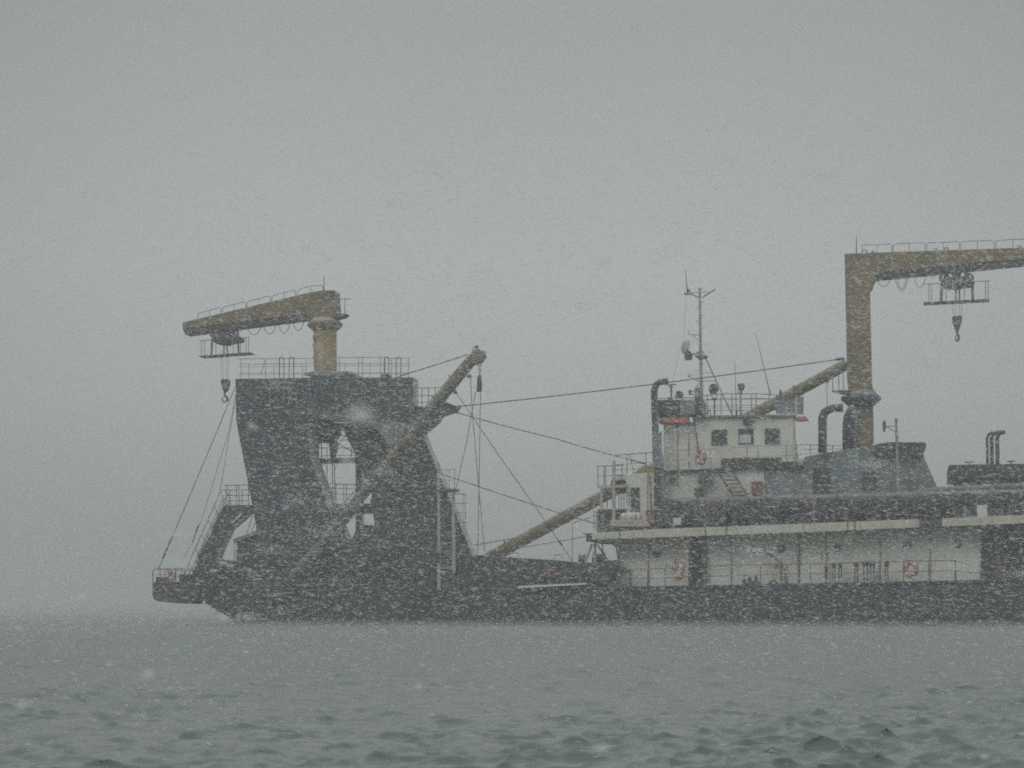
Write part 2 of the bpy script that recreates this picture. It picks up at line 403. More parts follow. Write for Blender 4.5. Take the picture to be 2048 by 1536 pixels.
# brackets/frames of wall
for x, w in ((1296,1.6),(1596,4),(1652,1.8),(1462,1.2),(1760,1.2),(1860,1.2)):
    q = MB(); q.pbox(x, lerp_y([(1237,1076),(1968,1049)], x)+2, x+w, lerp_y([(1237,1174),(1968,1160)], x), 1.22, 1.33); q.build('wall_stiffener', M['rail'], ship)
q = MB(); q.prism([(1405,1066),(1414,1066),(1414,1172),(1405,1172)], 1.1, 1.4); q.build('door_post', M['rail'], ship)
q = MB(); q.prism([(1962,1050),(1968,1050),(1968,1160),(1962,1160)], 1.15, 1.35); q.build('door_post', M['dark'], ship)
for x, y in ((1314,1108),(1509,1098),(1563,1098),(1677,1095),(1814,1090),(1916,1088)):
    q = MB(); q.torus(F(x,y,1.28), (0,1,0), 0.17, 0.04, n=18, m=6); po = q.build('porthole', M['rail'], ship)
    q = MB(); q.lathe(F(x,y,1.27), (0,1,0), [(0,0.165),(0.03,0.165)], 18); q.build('pane', M['glass'], po)
# curved dark bracket arm on the overhang
q = MB(); q.path([F(1183,1082,1), F(1200,1086,1), F(1225,1087,1), F(1233,1094,1), F(1236,1110,1), F(1238,1127,1)], 2.0*PX, 8); q.build('overhang_bracket', M['dark'], ship)
q = MB(); q.path([F(x,y,0.6) for x, y in ((1232,1090),(1245,1098),(1262,1101),(1280,1099),(1300,1090),(1330,1080))], 1.3*PX); q.build('hanging_hose', M['dark'], ship)
q = MB(); q.pbox(1172,1066,1190,1083,0.2,1.6); q.ptube(1172,1068,1166,1066,1.5,0.6); q.build('overhang_end_bracket', M['dark'], ship, bevel=0.03)
# white trestle legs under the overhang end
q = MB(); q.ptube(1190,1083,1190,1166,2.6,1.0,n=8); q.build('trestle_leg', M['pink'], ship)
q = MB(); q.ptube(1205,1083,1205,1126,1.8,3.0,n=8); q.build('trestle_leg', M['pink'], ship)
q = MB(); q.ptube(1184,1088,1170,1126,2.4,1.2,n=8); q.build('trestle_leg', M['pink'], ship)
q = MB(); q.ptube(1194,1088,1219,1126,1.6,1.2,n=8); q.build('trestle_leg', M['rail'], ship)
# main deck guard rail with sagging chain
top = [(1236,1139),(1330,1137),(1377,1133),(1463,1131),(1575,1128),(1660,1127),(1758,1124),(1807,1122),(1858,1122),(1910,1121)]
bot = [(1236,1176),(1330,1175),(1463,1171),(1620,1167),(1758,1164),(1910,1162)]
rail(top, bot, [1262,1295,1330,1377,1420,1463,1521,1575,1621,1660,1716,1758,1807,1858], 0.05, (0.5,), 0.95).build('guard_rail', M['rail_dark'], ship)
q = MB(); q.ptube(1910,1120,1911,1161,2.0,0.05)
q.path([F(x,y,0.05) for x, y in ((1910,1121),(1925,1126),(1942,1130.5),(1960,1130.5),(1980,1128),(2000,1120))], 0.7*PX)
q.path([F(x,y,0.05) for x, y in ((1910,1140),(1925,1144),(1945,1145.5),(1965,1144.5))], 0.7*PX)
q.ptube(2006,1120,2000,1158,1.3,0.1); q.build('chain_rail', M['rail_dark'], ship)

# ---- upper deck houses
h = MB(); h.prism([(1252,950),(1295,945),(1295,1056),(1252,1058)], 1.5, 5.5); h.build('forward_house_wall', M['white'], ship, bevel=0.03)
h = MB(); h.prism([(1296,946),(1326,942),(1326,1054),(1296,1056)], 1.6, 5.5); h.build('forward_house_wall', M['white'], ship)
h = MB(); h.prism([(1229,949),(1252,949),(1252,959),(1229,960)], 1.5, 3.2); h.build('house_canopy', M['white'], ship)
h = MB(); h.prism([(1222,960),(1251,959),(1251,984),(1228,986),(1221,972)], 2.0, 3.4); h.build('winch_housing', M['dark'], ship)
q = MB(); q.prism([(1261.5,977),(1263,975),(1278,975),(1279,977),(1279,1026),(1261.5,1026)], 1.44, 1.6); dd = q.build('door', M['dark'], ship)
q = MB(); q.ptube(1276,1000,1276,1005,1,1.40); q.build('handle', M['rail'], dd)
q = MB(); q.ptube(1299,948,1302,1020,1.0,1.5); q.build('down_pipe', M['brown'], ship)
# lower bridge house
h = MB(); h.prism([(1327,943),(1528,934.5),(1528,1000),(1327,1006)], 2.2, 7); h.build('accommodation_wall', M['white'], ship)
h = MB(); h.prism([(1528,934.5),(1625,930),(1625,996),(1528,1000)], 2.25, 7); h.build('accommodation_wall', M['plate'], ship)
h = MB(); h.prism([(1325,941),(1440,937),(1612,929),(1612,932),(1440,940.5),(1325,945)], 1.95, 6.5); h.build('bridge_deck', M['dark'], ship)
# wheelhouse: lower wing block on the left and main block with three windows
h = MB(); h.prism([(1327,846),(1387,844),(1397,941),(1327,941.5)], 2.3, 5); h.build('wheelhouse_wing', M['white'], ship)
h = MB(); h.prism([(1386,833),(1586,831),(1589,924),(1560,932),(1397,939)], 2.2, 4.6); h.build('wheelhouse_wall', M['white'], ship, bevel=0.03)
h = MB(); h.prism([(1383,831),(1590,829),(1590,832.5),(1383,834.5)], 2.0, 4.8); h.build('wheelhouse_roof', M['plate'], ship)
q = MB(); q.path([F(1386,834,2.15), F(1392,866,2.15), F(1395,890,2.15), F(1396,903,2.15)], 1.5*PX); q.build('cable_conduit', M['rail_dark'], ship)
q = MB(); q.ptube(1355,850,1356,940,0.8,2.26); q.ptube(1377,852,1378,940,0.8,2.26); q.build('wall_pipe', M['rail'], ship)
def window(x0, y0, x1, y1, d, blind=False):
    q = MB(); a, b3 = F(x0,y1,d), F(x1,y0,d); w = 0.05
    for A, B in (((a.x-w,a.z-w),(b3.x+w,a.z)),((a.x-w,b3.z),(b3.x+w,b3.z+w)),((a.x-w,a.z),(a.x,b3.z)),((b3.x,a.z),(b3.x+w,b3.z))):
        q.box((A[0],d-0.06,A[1]),(B[0],d+0.02,B[1]))
    wo = q.build('window', M['rail'], ship)
    q = MB(); q.box((a.x,d-0.02,a.z),(b3.x,d+0.01,b3.z)); q.build('pane', M['glass'], wo)
    if blind:
        q = MB(); q.box((a.x,d-0.035,a.z),(b3.x-0.08,d-0.023,a.z+(b3.z-a.z)*0.63)); q.build('window_blind', M['blind'], wo)
window(1425,861,1452,888,2.2); window(1479,859.5,1505,886,2.2,True); window(1532,858.5,1557,885.5,2.2)
q = MB(); q.pbox(1484,833,1507,838,1.9,2.2); q.pbox(1486,838,1503,848,1.95,2.2); q.build('sign_lamp_box', M['dark'], ship)
q = MB(); q.prism([(1442,917),(1563,915),(1563,931),(1442,936)], 2.05, 2.25)
q.prism([(1564,922),(1611,924),(1611,930),(1564,931.5)], 1.95, 2.3); q.build('dark_lower_band', M['dark'], ship)
q = MB(); q.prism([(1317,837),(1376,835),(1377,844.5),(1318,846)], 1.6, 2.6); q.build('eave', M['red'], ship)
q = MB(); q.prism([(1594,833),(1613,833),(1617,840.5),(1594,841.5)], 1.9, 2.6); q.build('eave', M['red'], ship)
q = MB(); q.ptube(1586,842,1596,918,1.0,1.9); q.pbox(1596,918,1607,930,1.9,2.6); q.build('wing_strut', M['pink'], ship)
# deck above the wing: equipment box on stub legs
q = MB(); q.pbox(1303,800,1360,829,1.6,3.6); q.build('roof_locker', M['dark'], ship, bevel=0.03)
q = MB(); q.pbox(1360,799,1390,829,1.6,3.6); q.build('roof_locker', M['plate'], ship, bevel=0.03)
q = MB(); q.pbox(1390,799,1406,828,1.6,3.6); q.build('roof_locker', M['dark'], ship, bevel=0.03)
for x in (1308,1322,1334,1347,1352,1357,1402):
    q = MB(); q.ptube(x,828,x,838,1.2,1.8); q.build('locker_leg', M['rail'], ship)
# roof rails, screens
top = [(1408,792),(1415,790),(1450,787.5),(1512,787.5),(1545,789),(1562,791)]
rail(top, [(1408,830),(1562,829)], [1415,1442,1464,1503,1512,1538], 2.5, (0.22,0.55,0.78), 0.9).build('guard_rail', M['rail'], ship)
rail([(1408,800),(1600,797)], [(1408,832),(1600,832)], [1428,1480,1530,1570], 4.3, (0.5,), 0.7).build('guard_rail', M['rail'], ship)
rail([(1316,797),(1345,796),(1400,795)], [(1316,802),(1400,801)], [1330,1345,1385], 2.6, (), 0.8).build('guard_rail', M['rail'], ship)
q = MB(); q.pbox(1552,799,1590,827,2.4,2.5); q.build('roof_screen', M['plate'], ship)
q = MB(); q.pbox(1594,794,1605,829,2.5,2.6); q.build('roof_screen', M['plate'], ship)
for x in (1553,1562,1575,1584,1592,1606):
    q = MB(); q.ptube(x,792,x,832,0.9,2.45); q.build('screen_post', M['rail'], ship)
q = MB(); q.path([F(1421,830,2.4), F(1421,822,2.4), F(1419,819,2.4), F(1416,822,2.4), F(1416,828,2.4)], 1.2*PX); q.build('vent_neck', M['dark'], ship)
# bridge deck rails
rail([(1327,902),(1430,898),(1436,902),(1440,912)], [(1327,942),(1440,938)], [1335,1355,1378,1402,1421], 1.3, (0.45,), 0.7).build('guard_rail', M['rail_light'], ship)
rail([(1458,903),(1463,895),(1494,894),(1516,892),(1602,890)], [(1458,938),(1602,930)], [1494,1516,1573,1594], 1.3, (0.5,), 0.7).build('guard_rail', M['rail'], ship)
rail([(1600,889),(1640,890),(1690,892)], [(1600,918),(1690,910)], [1621,1640,1665], 5.0, (0.35,0.65), 0.8).build('guard_rail', M['rail'], ship)
# stair down from the bridge deck
st = MB(); st.ptube(1434,941,1468,995,2.0,1.2); st.ptube(1463,941,1496,993,2.4,1.2)
so = st.build('stairway', M['dark'], ship)
for k in range(7):
    f = (k+0.5)/7; q = MB(); a = F(1434+34*f, 941+54*f, 1.2); b3 = F(1463+33*f, 941+52*f, 1.2); q.box((a.x, 1.0, a.z-0.02), (b3.x, 1.4, a.z+0.02)); q.build('tread', M['rail'], so)
q = MB(); q.ptube(1442,914,1497,996,0.8,0.9); q.ptube(1467,912,1481,937,0.8,0.9); q.ptube(1500,964,1518,992,0.8,0.9)
q.ptube(1470,956,1470,968,0.7,0.9); q.build('handrail', M['rail_light'], so)
# small wall fittings
q = MB(); q.pbox(1395,943,1402,961,1.5,2.2); q.pbox(1403,944,1415,960,1.5,2.2); ac = q.build('air_conditioner', M['plate'], ship, bevel=0.02)
q = MB(); q.lathe(F(1409,952,1.47), (0,1,0), [(0,0.14),(0.03,0.14)], 16); q.build('fan', M['rail'], ac)
q = MB(); q.pbox(1394,961,1424,963.5,1.4,2.2); q.ptube(1400,963,1410,972,0.8,1.6); q.ptube(1424,964,1430,968,0.8,1.6); q.ptube(1420,944,1432,966,0.7,1.5); q.build('wall_bracket', M['dark'], ship)
q = MB(); q.pbox(1389,975,1404,998,1.7,2.2); q.build('wall_locker', M['dark'], ship, bevel=0.02)
q = MB(); q.pbox(1503,962,1524,990,1.7,2.2); q.build('hose_cabinet', M['maroon'], ship, bevel=0.05)
q = MB(); q.ptube(1355,944,1356,972,0.9,2.1); q.pbox(1336,956,1350,961,1.9,2.2); q.build('wall_drain', M['brown'], ship)
# funnel casing
h = MB(); h.prism([(1600,938),(1610,914),(1644,907),(1753,889),(1773,898),(1846,900),(1848,915),(1876,978),(1876,1000),(1600,1000)], 2.6, 3.8); h.build('funnel_casing', M['funnel'], ship)
h = MB(); h.prism([(1753,888),(1773,884),(1851,884),(1853,891),(1843,914),(1760,916),(1745,906)], 2.3, 3.8); h.build('funnel_cowl', M['gantry'], ship, bevel=0.04)
for x0, x1, y0, y1 in ((1629,1660,936,984),(1725,1752,944,978)):
    q = MB(); q.pbox(x0,y0,x1,y1,2.5,2.7); q.build('casing_louvre', M['gantry'], ship)
q = MB(); q.lathe(F(1641,948,2.4), (0,1,0), [(0,0.25),(0.2,0.25)], 14); q.build('casing_fan', M['dark'], ship); q = MB(); q.lathe(F(1636,980,2.4), (0,1,0), [(0,0.2),(0.2,0.2)], 14); q.build('casing_fan', M['dark'], ship)
# aft roof on the right
h = MB(); h.prism([(1898,929.5),(2330,922),(2330,957),(1898,959)], 2.0, 7); h.build('aft_roof', M['gantry'], ship, bevel=0.03)
h = MB(); h.prism([(1915,959),(1964,959),(1964,985),(1898,985),(1902,975)], 2.6, 4); h.build('roof_support', M['gantry'], ship)
h = MB(); h.prism([(1998,958),(2038,958),(2038,985),(1998,985)], 2.6, 4); h.build('roof_support', M['brown'], ship)
h = MB(); h.pbox(2060,957,2330,985, 2.6,4); h.build('roof_support', M['plate'], ship)
for x0, x1, y in ((1930,1948,923),(2014,2030,921.5)):
    q = MB(); q.pbox(x0,y,x1,y+1.8,3.2,3.5); q.ptube((x0+x1)/2,y,(x0+x1)/2,y+9,1.4,3.35); q.build('roof_fan_head', M['rail_dark'], ship)
# dark machinery bank behind the pipeline
h = MB(); h.prism([(1330,1006),(1700,1000),(2330,986),(2330,1030),(1309,1066)], 1.6, 3); h.build('machinery_bank', M['dark'], ship)
mm = MB()
for i in range(150):
    x = random.uniform(1312, 2050); y = 1003 - (x-1312)*0.028 + random.uniform(0, 36); w = random.uniform(6, 34); hh = random.uniform(5, 18)
    mm.pbox(x, y, x+w, min(y+hh, lerp_y([(1309,1058),(2048,1029)], x)), 0.30 + 0.002*i, 1.7)
    if i % 4 == 0: mm.ptube(x, y+hh, x+w*0.7, y-4, random.uniform(1,3), 0.4)
    if i % 6 == 0: mm.lathe(F(x, y+6, 0.3), (0,1,0), [(0,0.1+0.02*(i%5)),(0.3,0.1+0.02*(i%5))], 10)
c = mm.build('deck_machinery', M['dark'], ship); c['kind'] = 'stuff'
for x0, y0, x1, y1, mt in ((1954,1010,1975,1035,'white'),(1926,1012,1934,1034,'plate'),(1936,1026,1950,1035,'plate'),(1346,1036,1362,1050,'white'),(1293,1030,1309,1048,'yellow_dark'),(1220,1040,1300,1053,'pink'),(1291,1019,1313,1030,'maroon')):
    q = MB(); q.pbox(x0,y0,x1,y1,0.3,1.2); q.build('deck_locker', M[mt], ship, bevel=0.02)
q = MB(); q.prism([(1195,1018),(1252,1018),(1252,1050),(1195,1050)], 1.7, 4); q.prism([(1195,1050),(1310,1048),(1310,1060),(1195,1066)], 0.6, 4); q.build('windlass_bed', M['dark'], ship)
q = MB(); q.ptube(1628,1010,1628,1046,1.3,0.3); q.build('deck_stanchion', M['rail_light'], ship); q = MB(); q.ptube(1410,1022,1410,1052,0.9,0.3); q.ptube(1410,1045,1437,1045,0.7,0.3); q.build('deck_stanchion', M['rail_light'], ship)
# forward upper platform and its posts
q = MB(); q.prism([(1194,971),(1252,969),(1252,974),(1200,976.5),(1194,975)], 0.8, 3); q.build('lookout_platform', M['pink'], ship)
rail([(1194,932.5),(1247,930.5)], [(1194,972),(1247,970)], [1196,1208,1211,1244], 0.9, (0.5,), 0.95).build('guard_rail', M['rail'], ship)
rail([(1230,910),(1262,908),(1304,905)], [(1230,949),(1304,944)], [1254,1292], 1.6, (0.5,0.78), 0.95).build('guard_rail', M['rail'], ship)
q = MB(); q.ptube(1259,909,1268,945,0.9,1.6); q.build('rail_brace', M['rail'], ship)
q = MB(); q.pbox(1224,920,1230,1040,0.7,0.95); q.build('platform_post', M['pink'], ship)
q = MB(); q.pbox(1200,976,1205,1020,0.7,0.9); q.build('platform_post', M['pink'], ship)
q = MB(); q.ptube(1214,976,1214,1018,1.0,2.6); q.build('platform_post', M['rail'], ship)
rail([(1238,986),(1252,984)], [(1238,1018),(1252,1018)], [1238,1243,1248], 2.4, (0.35,), 0.8).build('guard_rail', M['rail'], ship)
# knuckle cover (brown head) left of the exhaust
h = MB(); h.prism([(1268,946),(1281,934),(1288,929),(1306,928),(1306,946)], 2.5, 4); h.build('boom_rest', M['yellow'], ship, bevel=0.04)
# rail at overhang left
rail([(1188,1022),(1196,1022)], [(1188,1062),(1196,1062)], [1188,1193], 0.4, (0.25,0.5,0.75), 0.9).build('guard_rail', M['rail'], ship)
q = MB(); q.ptube(1145,1046,1190,1032,0.9,0.5); q.ptube(1160,1038,1190,1048,0.8,0.5); q.ptube(1145,1046,1145,1122,0.7,0.5); q.build('stay_bracket', M['rail'], ship)

# ---- things standing on the ship
def gooseneck(label, pts, rpx, d, mat='hull', name='exhaust_pipe', group=None, low=None, mouth=None):
    o = thing(name, label, 'pipe', F(pts[0][0], pts[0][1], d), group)
    q = MB(); q.path([F(x, y, d) for x, y in pts], rpx*PX, 12); q.build('pipe', M[mat], o)
    for x, y, rr, hh, mt in (low or []):
        q = MB(); q.tube(F(x, y, d), F(x, y-hh, d), rr*PX, n=14); q.build('sleeve', M[mt], o)
    (x0, y0), (x1, y1) = pts[-2], pts[-1]
    dx, dy_ = (x1-x0), (y1-y0); L = math.hypot(dx, dy_)
    q = MB(); q.tube(F(x1-dx/L*2, y1-dy_/L*2, d), F(x1, y1, d), rpx*PX*1.06, n=12); q.build('flange', M['dark'], o)
    return o
gooseneck('dark gooseneck exhaust pipe with rusty sleeves left of the wheelhouse', [(1317,1012),(1316,940),(1311,860),(1308.5,800),(1308.5,782),(1312,770),(1320,763.5),(1336,762)], 6.8, 1.2,
          low=[(1314,914,10,50,'plate'),(1317,1012,9,70,'dark'),(1315,936,10.5,30,'plate')])
gooseneck('thick dark gooseneck vent pipe left of the right crane column', [(1645,905),(1645,850),(1645,836),(1649,825),(1658,818),(1670,815.5),(1686,815)], 8.8, 2.3)
for i, (x, lab) in enumerate(((1975,'thin leftmost pipe of the three bent exhausts on the aft roof'),(1984,'middle pipe of the three bent exhausts on the aft roof'),(1995,'rightmost pipe of the three bent exhausts, with open mouth'))):
    r_ = (2.8, 4.0, 4.2)[i]
    gooseneck(lab, [(x,985),(x,900),(x-1,878),(x+2,869),(x+8,865),(2010 - (2-i)*6,863.5)], r_, 3.0 + 0.7*(2-i) - 1.0, 'brown' if i != 1 else 'dark', 'bent_exhaust', 'three bent exhausts on the aft roof')

# discharge pipeline along the upper deck
pl = thing('discharge_pipeline', 'long rusty brown pipeline lying along the upper deck edge', 'pipeline', F(1640, 1020, 0.9))
def line_y(x): return 1014 - (x-1312)*0.0245
xs = np.linspace(1322, 2330, 20)
q = MB(); q.path([F(x, line_y(x), 0.9) for x in xs], 19*PX*0.9, 14); q.build('pipe', M['brown'], pl)
for x in (1330,1392,1455,1530,1610,1690,1765,1838,1905,1985,2050):
    q = MB(); q.tube(F(x-1.6, line_y(x), 0.9), F(x+1.6, line_y(x), 0.9), 22*PX, n=16); q.build('flange', M['brown'], pl)
    q = MB(); q.pbox(x+8, line_y(x)+10, x+18, lerp_y([(1309,1058),(2048,1029)], x)+1, 0.6, 1.3); q.build('saddle', M['dark'], pl)
pl2 = thing('overflow_pipe', 'fat olive brown pipe hump rising toward the aft roof', 'pipe', F(1920, 985, 1.8))
q = MB(); q.path([F(x, y, 1.7) for x, y in ((1820,1002),(1850,992),(1890,987),(1940,985),(2000,982),(2060,980),(2330,974))], 15*PX, 12); q.build('pipe', M['brown'], pl2)
for x, y in ((1905,986),(1990,982)):
    q = MB(); q.tube(F(x-1.5,y,1.7), F(x+1.5,y,1.7), 17*PX, n=14); q.build('flange', M['dark'], pl2)

# lamp post in front of the casing
lp = thing('lamp_post', 'slim beige lamp post with bracket lamp before the blue grey casing', 'lamp post', F(1796, 1010, 1.3))
q = MB(); q.tube(F(1798,1008,1.3), F(1792,838,1.3), 0.085, 0.06, 8); q.pbox(1788,837,1796,841,1.2,1.45); q.build('post', M['rail_light'], lp)
q = MB(); q.ptube(1771,852.5,1791,852,0.9,1.3); q.ptube(1773,853,1791,864,0.9,1.3); q.ptube(1796,877,1800,872,0.7,1.3); q.build('bracket', M['rail'], lp)
q = MB(); q.tube(F(1768.5,841,1.3), F(1768.5,864,1.3), 0.06, n=8); q.tube(F(1768.5,846,1.3), F(1768.5,856,1.3), 0.085, n=8); q.build('lamp', M['rail_dark'], lp)

# ---- mast
ma = thing('signal_mast', 'tall pale signal mast with forked yard and climbing rungs above the wheelhouse', 'mast', F(1403, 830, 3.0))
q = MB(); q.tube(F(1404,832,3), F(1401,700,3), 0.10, 0.075, 10); q.tube(F(1401,700,3), F(1399.5,576,3), 0.075, 0.06, 10); q.build('pole', M['rail_light'], ma)
q = MB(); q.ptube(1369,587,1400,584,0.9,3); q.ptube(1380,586.5,1400,596.5,1.5,3); q.pbox(1368,585.5,1384,588.5,2.9,3.1)
q.ptube(1400,584.5,1417,583.5,0.9,3); q.ptube(1404,595,1431,578,1.7,3); q.pbox(1395,576,1404,577.5,2.9,3.1); q.build('yard', M['rail_light'], ma)
q = MB()
for k, y in enumerate((605,618,631,645,657,689,727,741,774)):
    sg = 1 if k % 2 == 0 else -1; x = 1401
    q.path([F(x, y, 3), F(x+sg*6, y, 3), F(x+sg*7, y-3, 3)], 0.6*PX, 4)
q.build('rung', M['rail'], ma)
q = MB(); q.ptube(1376,669,1398,669.5,1.2,3); q.ptube(1384,670,1399,681,0.9,3); q.ptube(1378,658,1379,669,1.1,3); q.build('lantern_bracket', M['pink'], ma)
q = MB(); q.ptube(1383,708,1402,708,1.4,3); q.prism([(1388,711),(1415,711),(1411,716),(1396,717)], 2.8, 3.2); q.ptube(1393,705,1402,703,1.5,3); q.build('dish_platform', M['rail'], ma)
q = MB(); q.ptube(1404,701,1464,829,1.5,3.0); q.ptube(1404,745.5,1426,745.5,0.9,3); q.ptube(1404,762,1433,762,0.9,3); q.build('stay_leg', M['rail_light'], ma)
q = MB(); q.ptube(1381,754,1398,763,1.2,3); q.lathe(F(1378.5,754,3), (0,0,1), [(0,0.05),(0.05,0.08),(0.13,0.07),(0.16,0.03)], 8); q.build('side_light', M['dish'], ma)
q = MB(); q.path([F(1373,588,3), F(1370,630,3), F(1368,674,3), F(1358,706,3), F(1346,762,3)], 0.35*PX, 4); q.build('halyard', M['wire'], ma)
q = MB(); q.tube(F(1375,584,3), F(1370.4,537,3), 0.03, 0.012, 5); q.tube(F(1376,586,3), F(1374.5,575,3), 0.05, n=6); q.build('whip_antenna', M['wire'], ma)
q = MB(); q.lathe(F(1378.8,583.5,3), (0,0,1), [(0,0.05),(0.06,0.07),(0.12,0.04)], 8); q.build('lantern', M['dish'], ma)

def dish(label, x, y, r, ax, d=3.0):
    o = thing('dish_antenna', label, 'antenna', F(x, y+r, d))
    A = Vector(ax).normalized()
    q = MB(); q.lathe(F(x,y,d), A, [(0.10,0.02),(0.08,r*PX*0.5),(0.03,r*PX*0.85),(-0.03,r*PX),(-0.05,r*PX)], 22); q.build('reflector', M['dish'], o)
    q = MB(); u = A.orthogonal().normalized(); w = A.cross(u)
    q.add([F(x,y,d) - A*0.05 + (u*math.cos(t)+w*math.sin(t))*r*PX*1.02 for t in np.linspace(0,6.283,22,endpoint=False)], [])
    q = MB(); ring = [F(x,y,d) - A*0.05 + (u*math.cos(t)+w*math.sin(t))*r*PX for t in np.linspace(0,6.283,23)]; q.path(ring, 0.016, 4); q.build('rim', M['rail_dark'], o)
    return o
do = dish('pale round dish antenna on the left side of the mast', 1370, 693, 14.5, (-0.80,-0.55,0.22))
q = MB(); q.prism([(1369,707),(1374,702),(1380,701),(1384,709),(1383,719),(1369,719)], 2.8, 3.2); q.build('drive_box', M['rail_dark'], do, bevel=0.02)
do2 = dish('dark round dish on a post right of the mast foot', 1428, 778, 10.5, (0.3,0.9,0.1), 2.7)
do2.children[0].data.materials[0] = M['rail_dark']
q = MB(); q.ptube(1429,798,1429,831,1.6,2.8); q.ptube(1419,778,1420,790,0.6,2.7); q.ptube(1421,790,1429,799,0.8,2.8); q.ptube(1436,788,1429,799,0.8,2.8); q.pbox(1424,796,1433,799,2.7,2.9); q.build('post', M['rail'], do2)
# floodlight, horn, lamp stand, searchlight
fl = thing('floodlight', 'round dark floodlight on the roof locker beside the exhaust', 'lamp', F(1358,800,2.2))
q = MB(); q.lathe(F(1358,789.5,1.9), (0.2,1,0.1), [(0,0.19),(0.12,0.19),(0.3,0.1)], 16); q.build('lamp_housing', M['rail_dark'], fl)
q = MB(); q.path([F(1350,790,2.1), F(1351,798,2.1), F(1358,801,2.1), F(1365,798,2.1), F(1366,790,2.1)], 0.8*PX); q.ptube(1352,781,1354,786,0.8,2.1); q.build('yoke', M['rail'], fl)
hn = thing('ship_horn', 'pair of trumpet horns at the foot of the mast', 'horn', F(1392,798,2.4))
for y, l_ in ((782.5, 14), (788, 10)):
    q = MB(); q.tube(F(1378,y,2.4), F(1383,y+0.3,2.4), 0.10, 0.04, 10); q.tube(F(1383,y+0.3,2.4), F(1383+l_,y+0.6,2.4), 0.035, n=8); q.build('trumpet', M['rail_dark'], hn)
q = MB(); q.pbox(1389,776,1399,798,2.3,2.7); q.ptube(1394,776,1396,768,1.2,2.5); q.build('horn_base', M['rail'], hn)
ls = thing('radar_scanner', 'thin bar scanner on a short post behind the floodlight', 'radar', F(1343,800,3.2))
q = MB(); q.pbox(1333,768,1352,769.8,3.1,3.3); q.build('scanner_bar', M['rail'], ls)
q = MB(); q.ptube(1342,769,1343,800,1.8,3.2); q.ptube(1338,783,1347,783,0.8,3.2); q.ptube(1337,773,1347,775,1.2,3.2); q.pbox(1335,794,1340,800,3.1,3.3); q.build('post', M['rail'], ls)
sl = thing('searchlight', 'dark searchlight on a tall pale post on the wheelhouse roof', 'lamp', F(1482,830,2.7))
q = MB(); q.prism([(1475,767),(1487,766),(1489,770),(1487,779),(1477,778.5),(1475.5,773)], 2.4, 2.9); q.build('lamp_housing', M['rail_dark'], sl, bevel=0.04)
q = MB(); q.ptube(1482,778,1482,790,2.4,2.7,n=8); q.ptube(1481,790,1482,832,1.5,2.7,n=8); q.ptube(1477,778,1477,789,1.2,2.7); q.ptube(1475,822,1488,822,0.8,2.7); q.build('post', M['rail_light'], sl)
for (xa, ya, xb, yb, lab) in ((1473,830,1469.5,722,'upright whip antenna left of the searchlight'),(1541,790,1511.4,666,'long thin whip antenna leaning left over the wheelhouse')):
    q = MB(); q.tube(F(xa,ya,2.6), F((xa+xb)/2,(ya+yb)/2,2.6), 0.028, 0.018, 5); q.tube(F((xa+xb)/2,(ya+yb)/2,2.6), F(xb,yb,2.6), 0.018, 0.010, 5)
    q.tube(F(xa,ya,2.6), F(xa+(xb-xa)*0.08,ya+(yb-ya)*0.08,2.6), 0.05, n=6); tag(q.build('whip_antenna', M['rail_dark']), lab, 'antenna', 'whip antennas on the wheelhouse roof')
q = MB(); q.lathe(F(1561,789,2.6), (0,0,1), [(0,0.06),(0.08,0.08),(0.14,0.05),(0.2,0.06),(0.26,0.02)], 8); tag(q.build('navigation_light', M['rail_dark']), 'small dark lantern on the roof rail beside the long boom', 'lamp')

# ---- liferaft canister
lr = thing('liferaft_canister', 'cream drum shaped liferaft canister on a cradle by the forward door', 'liferaft', F(1262,1046,0.5))
a, b3 = F(1241,1035,0.6), F(1283,1034,0.6); L = (b3-a).length
q = MB(); q.lathe(a, b3-a, [(0,0.10),(0.05,0.19),(0.14,0.235),(L*0.48,0.245),(L*0.5,0.26),(L*0.52,0.245),(L-0.14,0.235),(L-0.05,0.19),(L,0.10)], 18); q.build('canister', M['fascia'], lr)
for f in (0.25, 0.75):
    q = MB(); p = a.lerp(b3, f); q.torus(p, b3-a, 0.245, 0.015, n=18, m=5); q.build('strap', M['rail'], lr)
q = MB(); q.pbox(1240,1041,1284,1044,0.4,0.8); q.build('cradle', M['pink'], lr)

# ---- lifebuoys
def lifebuoy(label, x, y, r, d, ang):
    o = thing('lifebuoy', label, 'lifebuoy', F(x, y+r, d), 'orange lifebuoys hung along the rails')
    ax = Vector((math.sin(ang), math.cos(ang), 0)); c0 = F(x, y, d); R0 = r*PX*0.76; r0 = r*PX*0.24
    q = MB(); q.torus(c0, ax, R0, r0, n=28, m=10); q.build('ring', M['orange'], o)
    for k in range(4):
        t0 = math.pi/4 + k*math.pi/2; q = MB(); q.torus(c0, ax, R0, r0*1.06, t0-0.13, t0+0.13, n=4, m=10); q.build('band', M['band'], o)
    u = Vector((0,0,1)); w = ax.cross(u).normalized(); q = MB(); pts = []
    for k in range(33):
        t = 2*math.pi*k/32; rr = R0 + r0*(1.25 + 0.35*abs(math.sin(2*t))); pts.append(c0 - ax*0.02 + (u*math.cos(t)+w*math.sin(t))*rr)
    q.path(pts, 0.012, 4); q.build('grab_line', M['rail'], o)
lifebuoy('orange lifebuoy with white bands on the bridge deck rail', 1402, 914, 16, 1.2, R(48))
lifebuoy('faded orange lifebuoy beside the dark doorway on the main deck rail', 1357, 1143, 17, -0.08, R(46))
lifebuoy('orange lifebuoy on the main deck rail among the right posts', 1822, 1139, 16.5, -0.08, R(38))
lifebuoy('small orange lifebuoy on the lower left hanging platform', 345, 1151, 11.5, 0.4, R(35))

